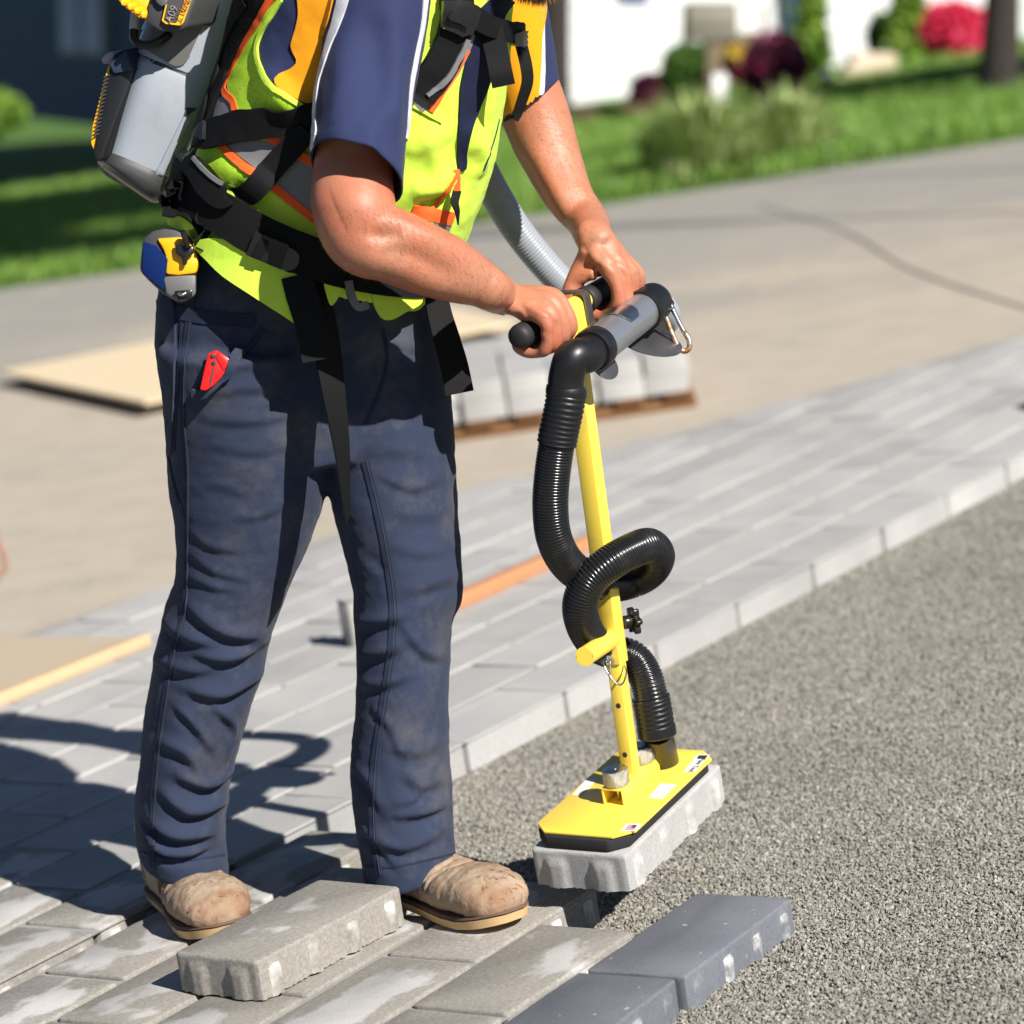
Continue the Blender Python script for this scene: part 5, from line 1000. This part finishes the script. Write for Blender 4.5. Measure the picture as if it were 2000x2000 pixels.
# long hanging strap tails
s0 = [P(600, 545, 4.46), P(622, 600, 4.455), P(640, 690, 4.47), P(655, 790, 4.47), P(668, 880, 4.475), P(674, 950, 4.485), P(680, 1012, 4.50)]
ribbon3('strap_tail', s0[:], (RR[0]*1.0+RR[2]*.15, RR[0]*.10+RR[2]*1.0), .044, M['web'], pk, .0025)
ribbon3('strap_tail', [P(850, 560, 4.56), P(858, 610, 4.55), P(872, 660, 4.545), P(886, 710, 4.54), P(898, 768, 4.54)], (RR[0]*.7+RR[2]*.6, RR[0]*1.0+RR[2]*.1), .043, M['web'], pk, .0025)
strip('hip_strap', HBV, k([(560, 520), (570, 560), (588, 620), (600, 680)]), .046, M['web'], pk, .008, .003)
strip('d_ring', HBV, z3([(1380, 640), (1400, 740), (1440, 810), (1500, 790)]), .012, M['dark_steel'], pk, .010, .006)
# chest: shoulder straps, sternum strap
sh = strip('shoulder_strap', VB, z4([(420, -60), (440, 200), (400, 420), (300, 700), (150, 950), (-20, 1150)]), .050, M['web'], pk, .016, .010)
strip('strap_fleece', VB, z4([(530, 470), (470, 640), (380, 830), (250, 1020), (60, 1190)]), .008, M['refl'], pk, .020, .004)
panel('strap_buckle', VB, z4([(230, 20), (530, 30), (640, 130), (560, 400), (430, 430), (220, 320)]), M['black_pl'], sh, .026, .010, 5, False); panel('buckle_roll', VB, z4([(310, 130), (490, 190), (470, 300), (290, 210)]), M['black_pl'], sh, .034, .008, 5)
strip('sternum_strap', VB, z4([(560, 170), (760, 300), (950, 380), (1150, 420), (1330, 400)]), .030, M['web'], pk, .022, .004); panel('sternum_clip', VB, z4([(1020, 400), (1180, 380), (1330, 370), (1340, 440), (1230, 530), (1080, 560), (1010, 520)]), M['black_pl'], pk, .026, .010, 5)
panel('far_shoulder_strap', VB, z4([(1230, 0), (1480, 60), (1480, 200), (1340, 420), (1240, 380), (1200, 200)]), M['web'], pk, .014, .010, 6)
ribbon3('sternum_tail', [ray(VB, *z4([(900, 400)])[0])[0]-RR[2]*.02, P(972, 110, 4.41), P(978, 140, 4.405), P(984, 168, 4.41)], (RR[0], RR[0]), .034, M['web'], pk, .002)
ribbon3('strap_tail', [P(1012, 62, 4.56), P(1020, 95, 4.55), P(1028, 130, 4.55), P(1030, 160, 4.555), P(1020, 195, 4.56), P(1008, 228, 4.565)], (RR[0], RR[0]*.6+RR[2]*.6), .019, M['web'], pk, .002); ribbon3('tail_tip', [P(1010, 220, 4.563), P(1007, 228, 4.565), P(1004, 234, 4.566)], RR[0], .014, M['web'], pk, .005)
obj('vacuum_hose', *ribbed(HOSE_G, .0245, .0058, .0012, 28), M['hose_gry'], pk, True)
# ------------------------------------------------------------------ tape measure on the belt
tm = empty('tape_measure', P(345, 585, 4.46), 'yellow and black tape measure with a blue sticker clipped at the belt', 'tape measure'); dT = 4.50
def zz(pts, d, half, name, mat, bev=.004): c = [P(x, y, d) for x, y in z1(pts)]; return obj(name, *prism([p-RR[2]*half for p in c], RR[2]*2*half, bev), mat, tm, True, 40)
case = zz([(415, 1600), (425, 1510), (480, 1460), (560, 1440), (640, 1450), (700, 1470), (750, 1560), (768, 1650), (760, 1720), (750, 1860), (690, 1900), (640, 1905), (560, 1860), (470, 1780), (405, 1710)], 4.505, .024, 'case', M['pack_dk'], .007)
zz([(500, 1500), (660, 1490), (740, 1560), (768, 1650), (755, 1722), (640, 1735), (560, 1728), (562, 1620), (540, 1560)], 4.480, .006, 'yellow_shell', M['dw'], .005)
flat_ = lambda L, d, name, mat: obj(name, *prism([P(x, y, d) for x, y in z1(L)], RR[2]*.001), mat, tm, False)
zz([(420, 1520), (500, 1545), (572, 1630), (550, 1830), (410, 1715)], 4.474, .003, 'blue_sticker', M['tape_blue'], .0015)
zz([(545, 1740), (750, 1728), (748, 1850), (690, 1895), (640, 1900), (560, 1850)], 4.474, .004, 'grey_front', pm('tape_grey', (.13, .13, .128), .5), .004)
zz([(615, 1530), (735, 1550), (740, 1590), (700, 1620), (690, 1670), (665, 1670), (665, 1620), (625, 1600)], 4.466, .004, 'belt_clip', M['black_pl'], .003); zz([(650, 1460), (690, 1455), (715, 1560), (685, 1565)], 4.460, .005, 'clip_strap', M['web'], .002)
zz([(610, 1830), (730, 1820), (720, 1875), (630, 1885)], 4.464, .004, 'blade_slot', M['black_pl'], .003); obj('blade_hook', *sweep(catmull([P(348, 573, 4.458), P(355, 576, 4.456), P(364, 572, 4.458)], step=.002), .0022, 10), M['steel'], tm)
# red utility knife in the thigh pocket
kn = empty('utility_knife', P(415, 730, 4.49), 'red folding utility knife tucked in the thigh pocket', 'knife'); dk = proj(ray(TBV, *z3([(550, 1200)])[0])[0])[2]-.012
def kslab(name, pts, d, th, mat, bev=.002): return obj(name, *prism([P(x, y, d) for x, y in z3(pts)], RR[2]*th, bev), mat, kn, True, 40)
kslab('handle', [(500, 1095), (555, 1072), (640, 1130), (648, 1165), (610, 1225), (535, 1300), (490, 1330), (450, 1325), (468, 1240)], dk, .012, M['red'], .003)
kslab('handle_ridge', [(560, 1085), (630, 1132), (636, 1165), (600, 1205), (555, 1130)], dk-.002, .004, M['red'], .0015); kslab('blade_slot', [(548, 1105), (556, 1108), (522, 1290), (508, 1300)], dk-.0006, .002, M['ink'], 0)
for p in ((532, 1112), (540, 1155)): c = P(*z3([p])[0], dk); obj('rivet', *cyl(c, c-RR[2]*.002, .0034, 12), M['ink'], kn, True, 40)
strip('pocket_lip', TBV, z3([(430, 1335), (490, 1338), (560, 1290), (650, 1185), (720, 1095)]), .012, M['trouser'], trousers, .014, .010)
# ------------------------------------------------------------------ garden and houses far behind (plumb line leans with the site slope)
BX = nrm(np.cross([0, 1, 0], UPG)); BY = np.array([0.0, 1, 0])
def _leafm(n, a, b, c=None):
    t = NT(n); r = t.n('ShaderNodeNewGeometry').outputs['Random Per Island']; t.base(t.ramp(r, [(0.0, a), (.6, b), (1.0, c or b)])); t.set(Roughness=.55)
    t.b.inputs['Specular IOR Level'].default_value = .3; return t.m
M['leaf'] = _leafm('leaf_green', (.03, .085, .012), (.06, .14, .02), (.11, .19, .03)); M['leaf_y'] = _leafm('arborvitae', (.08, .17, .02), (.16, .28, .03), (.26, .38, .05))
M['azalea'] = _leafm('azalea_bloom', lin(190, 28, 66), lin(228, 50, 92), lin(240, 90, 120)); M['purple'] = _leafm('purple_leaf', (.035, .008, .02), (.07, .012, .03), (.30, .03, .09))
M['reed'] = _leafm('ornamental_grass', (.16, .26, .05), (.32, .42, .12), (.60, .62, .34)); M['bark'] = pm('bark', (.035, .028, .022), .95, .4, 12, 1.0, 40, bd=.02)
def leaves(c, rad, n, size, shape='ball', seed=0, tip=.0):
    g = np.random.default_rng(seed); d = g.normal(size=(n, 3)); d /= np.linalg.norm(d, axis=1, keepdims=True); r = g.random(n)**.4
    p = d*r[:, None]
    if shape == 'cone': h = g.random(n); rr = (1-h)*np.sqrt(g.random(n))*(.85+.3*g.random(n)); th = g.random(n)*6.283; p = np.stack([rr*np.cos(th), rr*np.sin(th), h*2-1], 1)
    if shape == 'tree':
        k = g.integers(0, 26, n); cc = g.normal(size=(26, 3)); cc = cc/np.linalg.norm(cc, axis=1, keepdims=True)*(.35+.5*g.random((26, 1))); p = cc[k]+p*.36
    p = p*np.asarray(rad); p = np.asarray(c)+p[:, :1]*BX+p[:, 1:2]*BY+p[:, 2:]*UPG
    a = g.normal(size=(n, 3)); a /= np.linalg.norm(a, axis=1, keepdims=True); b = np.cross(a, g.normal(size=(n, 3))); b /= np.linalg.norm(b, axis=1, keepdims=True)
    s = size*(.6+.8*g.random((n, 1))); V = np.stack([p-a*s, p+b*s*.45, p+a*s, p-b*s*.45], 1).reshape(-1, 3)
    return V, [(4*i, 4*i+1, 4*i+2, 4*i+3) for i in range(n)]
def shrub(name, px, py, d, wpx, hpx, mat, label, cat, shape='ball', n=2600, size=.05, seed=1, stem=True):
    k = d/FPX; base = P(px, py, d); e = empty(name, base, label, cat); w, h = wpx*k/2, hpx*k/2
    obj('crown', *leaves(base+UPG*h*1.02, (w, w*.9, h), n, size, shape, seed), mat, e, False)
    if stem: obj('stem', *sweep(np.array([base-UPG*.05, base+UPG*h*.5, base+UPG*h]), np.array([.05, .04, .02]), 8), M['bark'], e)
    return e
def wallbox(name, e, px0, px1, pyb, pyt, d, thick, mat, yaw=0.0):
    a = P(px0, pyb, d); k = d/FPX; w = (px1-px0)*k; h = (pyb-pyt)*k; X = nrm(BX*math.cos(yaw)+BY*math.sin(yaw)); Y = np.cross(UPG, X)
    return obj(name, *boxv(a+X*w/2+UPG*h/2+Y*thick/2, X, Y, UPG, w/2, thick/2, h/2, 0), mat, e, False)
# white house
M['siding'] = pm('white_siding', (.80, .80, .79), .6, .03, 6, .1, 40); M['trim'] = pm('grey_trim', (.16, .18, .17), .7); M['blue_door'] = pm('blue_door', lin(44, 78, 150), .5); M['roof'] = pm('roof_shingle', (.07, .07, .075), .9, .3, 8)
dH = 29.0; e = empty('white_house', P(1450, 225, dH), 'bright white house with a blue door behind the garden', 'house')
for i in range(14):                                              # clapboards, one course each
    yb = 232-i*46; wallbox('clapboard', e, 1085, 2300, yb, yb-44, dH, .35-.012*(i % 2), M['siding'])
wallbox('foundation', e, 1085, 2300, 262, 234, dH-.05, .4, M['trim'])
wallbox('door', e, 1548, 1602, 150, -60, dH-.07, .2, M['blue_door']); wallbox('window_frame', e, 1212, 1268, 2, -170, dH-.06, .12, M['blue_door'])
wallbox('roof', e, 1040, 2340, -410, -560, dH-.5, 1.4, M['roof']); wallbox('downspout', e, 1098, 1112, 225, -300, dH-.12, .12, M['trim'])
# grey-green trunk in front of the white house corner
def trunk_tree(name, label, base, r, h, crown_c, crown_r, n, seed, mat='leaf', leafsize=.16):
    e = empty(name, base, label, 'tree'); base = np.asarray(base)
    pts = [base-UPG*.1, base+UPG*.25*h+BX*.02, base+UPG*.6*h-BX*.03, base+UPG*h]; p = catmull(pts, step=.3); s = np.linspace(0, 1, len(p)); parts = [sweep(p, r*(1.25-.25*np.minimum(1, s*8))*(1-.55*s), 14)]
    g = random.Random(seed); cc = np.asarray(crown_c)
    for k in range(6):
        q = cc+BX*g.uniform(-.6, .6)*crown_r[0]+BY*g.uniform(-.6, .6)*crown_r[1]+UPG*g.uniform(-.4, .5)*crown_r[2]; st = base+UPG*h*g.uniform(.7, .98)
        pp = catmull([st, (st+q)/2+UPG*.3, q], step=.4); parts.append(sweep(pp, np.linspace(r*.35, .03, len(pp)), 8))
    obj('trunk', *merge(*parts), M['bark'], e); obj('crown', *leaves(cc, crown_r, n, leafsize, 'tree', seed), M[mat], e, False)
trunk_tree('shade_tree', 'tree with a dark trunk on the lawn at the right edge', P(1948, 232, 21.0), .125, 9.5, np.array([4.9, 19.6, 11.6]), (2.4, 2.2, 1.6), 8000, 4)
trunk_tree('corner_tree', 'tree with a slim grey trunk at the corner of the white house', P(1078, 240, 25.5), .15, 5.0, P(1070, -1150, 25.5), (2.6, 2.6, 1.6), 6000, 5)
def shadow_tree(name, label, spot, h, rad, seed, n):
    """tree beside the view whose crown shades the given spot of the lawn"""
    c = np.asarray(spot)+SUN*(h/SUN[2]); base = np.array([c[0], c[1], 0.0]); trunk_tree(name, label, base, .035, h-1.0, c, rad, n, seed)
shadow_tree('yard_tree', 'leafy tree beyond the right edge shading the left lawn', (-4.2, 23.0, 0), 13.0, (3.6, 2.6, 2.0), 21, 24000)
shadow_tree('yard_tree', 'leafy tree beyond the right edge shading the verge of the left lawn', (-3.4, 19.3, 0), 12.5, (2.2, 0.7, .7), 23, 6000)
shadow_tree('yard_tree', 'leafy tree beyond the right edge shading the lawn by the trunk', (4.9, 23.0, 0), 13.0, (2.2, 1.4, 1.1), 22, 14000)
# mailbox on a post
dm = 19.3; k = dm/FPX; mb = empty('mailbox', P(1400, 262, dm), 'weathered grey mailbox on a post beside the ornamental grass', 'mailbox'); base = P(1400, 262, dm)
M['mail'] = pm('mailbox_grey', lin(122, 118, 104), .7, .2, 20); M['oldwood'] = pm('old_wood', lin(112, 100, 78), .9, .25, 30)
c = P(1388, 45, dm); ring = [(math.cos(t)*.14, .02+max(0, math.sin(t))*.11-(.13 if math.sin(t) < -.01 else 0)) for t in np.linspace(-.35, math.pi+.35, 16)]
V, F = prism([c+BY*x*1.0+UPG*z-BX*.15 for x, z in ring], BX*.31, .006); obj('box', V, F, M['mail'], mb, True, 35)
obj('door_flap', *prism([c-BX*.16+BY*x*.93+UPG*z*.95 for x, z in ring], -BX*.012), M['oldwood'], mb, False)
obj('post', *boxv((base+P(1384, 80, dm))/2, BX, BY, UPG, .05, .05, 182*k/2, .008), M['oldwood'], mb, True, 40)
obj('arm', *boxv(P(1420, 75, dm), BX, BY, UPG, .16, .045, .035, .006), M['oldwood'], mb, True, 40); obj('flag', *boxv(P(1492, 38, dm), BX, BY, UPG, .012, .03, .085, .003), M['oldwood'], mb, True, 40)
mk = empty('marker_post', P(1404, 240, 18.9), 'short white marker stake behind the ornamental grass', 'stake'); obj('stake', *boxv(P(1404, 195, 18.9), BX, BY, UPG, .045, .02, .16, .006), M['white'], mk, True, 40); obj('cap', *boxv(P(1404, 146, 18.9), BX, BY, UPG, .05, .025, .012, .004), M['oldwood'], mk, True, 40)
# ornamental grass clumps
def reeds(name, px, py, d, wpx, hpx, label, seed, n=1700):
    g = np.random.default_rng(seed); k = d/FPX; base = P(px, py, d); e = empty(name, base, label, 'grass clump'); V = []; F = []
    for i in range(n):
        a = g.random()*6.283; r0 = g.random()**.6*wpx*k*.42; lean = g.random()**.7*wpx*k*.30; h = hpx*k*(.35+.7*g.random()**1.3)*(1.05-.55*(r0/(wpx*k*.42))**2); dr = math.cos(a)*BX+math.sin(a)*BY; s = nrm(np.cross(dr, UPG))*.008*(1+g.random())
        p0 = base+dr*r0; p1 = p0+dr*lean*.35+UPG*h*.65; p2 = p0+dr*lean+UPG*h*(1-.25*g.random()); j = len(V); V += [p0-s, p0+s, p1+s*.8, p1-s*.8, p2]; F += [(j, j+1, j+2, j+3), (j+3, j+2, j+4)]
    obj('blades', V, F, M['reed'], e, False); obj('root_crown', *sweep(np.array([base-UPG*.03, base+UPG*.02, base+UPG*.06]), np.array([wpx*k*.2, wpx*k*.18, .01]), 12), M['bark'], e)
reeds('ornamental_grass', 1385, 322, 18.0, 300, 165, 'wide clump of pale variegated ornamental grass below the mailbox', 3); reeds('ornamental_grass', 1545, 300, 18.3, 200, 150, 'smaller clump of pale ornamental grass right of the marker stake', 4, 1000)
reeds('ornamental_grass', 1330, 345, 17.8, 150, 100, 'low tuft of pale ornamental grass at the driveway edge', 6, 400)
shrub('green_shrub', 1345, 215, 24.5, 115, 130, M['leaf'], 'round green shrub left of the mailbox post', 'shrub', seed=2)
shrub('purple_shrub', 1512, 200, 23.5, 130, 135, M['purple'], 'dark purple leaved shrub under red blooms beside the mailbox', 'shrub', seed=3)
shrub('red_azalea', 1462, 165, 24.2, 110, 95, M['azalea'], 'red flowering azalea left of the purple shrub', 'shrub', seed=4, n=1800)
shrub('arborvitae', 1583, 190, 25.0, 95, 380, M['leaf_y'], 'tall yellow-green arborvitae in front of the blue door', 'shrub', 'cone', 3000, .06, 5)
shrub('cone_shrub', 1772, 136, 26.5, 130, 225, M['leaf_y'], 'cone shaped green conifer left of the pink azalea', 'shrub', 'cone', 4000, .06, 6)
shrub('pink_azalea', 1858, 130, 26.5, 170, 125, M['azalea'], 'large pink-red azalea left of the dark trunk', 'shrub', seed=7, n=3600)
shrub('low_shrub', 1265, 225, 25.5, 70, 80, M['purple'], 'low dark shrub at the foot of the white wall', 'shrub', seed=8, n=1200)
shrub('yellow_flowers', 1430, 122, 24.0, 40, 44, _leafm('yellow_bloom', lin(190, 160, 50), lin(215, 185, 80)), 'small yellow flowers behind the mailbox arm', 'flowers', seed=9, n=500, size=.04)
shrub('grey_shrub', 1722, 115, 27.0, 60, 90, M['leaf'], 'narrow dark shrub against the white wall left of the conifer', 'shrub', seed=10, n=900)
# stone step, solar light with a mirrored globe
st = empty('stone_steps', P(1690, 175, 25.2), 'pale stone steps in the bed in front of the white house', 'steps')
for i in range(3): wallbox('step', st, 1640+14*i, 1768-8*i, 172-22*i, 150-22*i, 25.2+.25*i, .5, pm('limestone', lin(206, 190, 168), .85))
gl = empty('solar_light', P(1613, 190, 24.0), 'round solar garden light on a short stem by the stone steps', 'garden ornament'); c = P(1613, 148, 24.0)
obj('globe', *sweep(np.array([c+UPG*.055*math.sin(t) for t in np.linspace(-1.5, 1.5, 12)]), np.array([.055*math.cos(t) for t in np.linspace(-1.5, 1.5, 12)]), 16), pm('mirror_glass', (.9, .9, .9), .06, metal=1.0, bump=0), gl); obj('stem', *cyl(P(1613, 190, 24), P(1613, 160, 24), .02, 10), M['trim'], gl)
bd = [P(x, y, 24.5) for x, y in ((1120, 232), (1230, 226), (1320, 228), (1420, 220), (1560, 205), (1700, 190), (1860, 150))]
V, F = sweep(catmull([b-UPG*.12 for b in bd], step=.3), .22, 10); tag(obj('mulch_bed', V, F, pm('mulch', (.10, .055, .035), .95, .3, 10, .8, 30, bd=.02)), kind='structure')
# grey-blue house in shade on the left: its wall is turned away from the sun
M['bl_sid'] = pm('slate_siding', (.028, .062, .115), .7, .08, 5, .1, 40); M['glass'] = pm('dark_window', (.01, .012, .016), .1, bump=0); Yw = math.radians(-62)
hx = nrm(BX*math.cos(Yw)+BY*math.sin(Yw)); hy = np.cross(UPG, hx); hb = P(640, 300, 30.0); e = empty('slate_house', hb, 'slate blue house in deep shade behind the worker on the left', 'house')
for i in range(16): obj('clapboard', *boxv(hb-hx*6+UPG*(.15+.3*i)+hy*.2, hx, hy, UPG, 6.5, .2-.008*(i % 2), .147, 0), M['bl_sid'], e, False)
for px_, py_ in ((170, 20), (420, 0)):
    h = P(px_, py_, 1.0)-CC; tt = np.dot(hb-CC, hy)/np.dot(h, hy); c = CC+h*tt; w = obj('window', *boxv(c-hy*.02, hx, hy, UPG, .75, .05, .55, .01), M['white'] if False else M['trim'], e, True, 40)
    for sx in (-.36, .36): obj('pane', *boxv(c-hy*.06+hx*sx, hx, hy, UPG, .31, .03, .48, 0), M['glass'], w, False)
obj('roof', *boxv(hb-hx*6+UPG*5.1+hy*.6, hx, hy, UPG, 6.9, 1.2, .15, 0), M['roof'], e, False)
shrub('foundation_shrub', -10, 262, 26.0, 120, 80, M['leaf_y'], 'small bright shrub at the left edge before the slate house', 'shrub', seed=12, n=1500, size=.06)
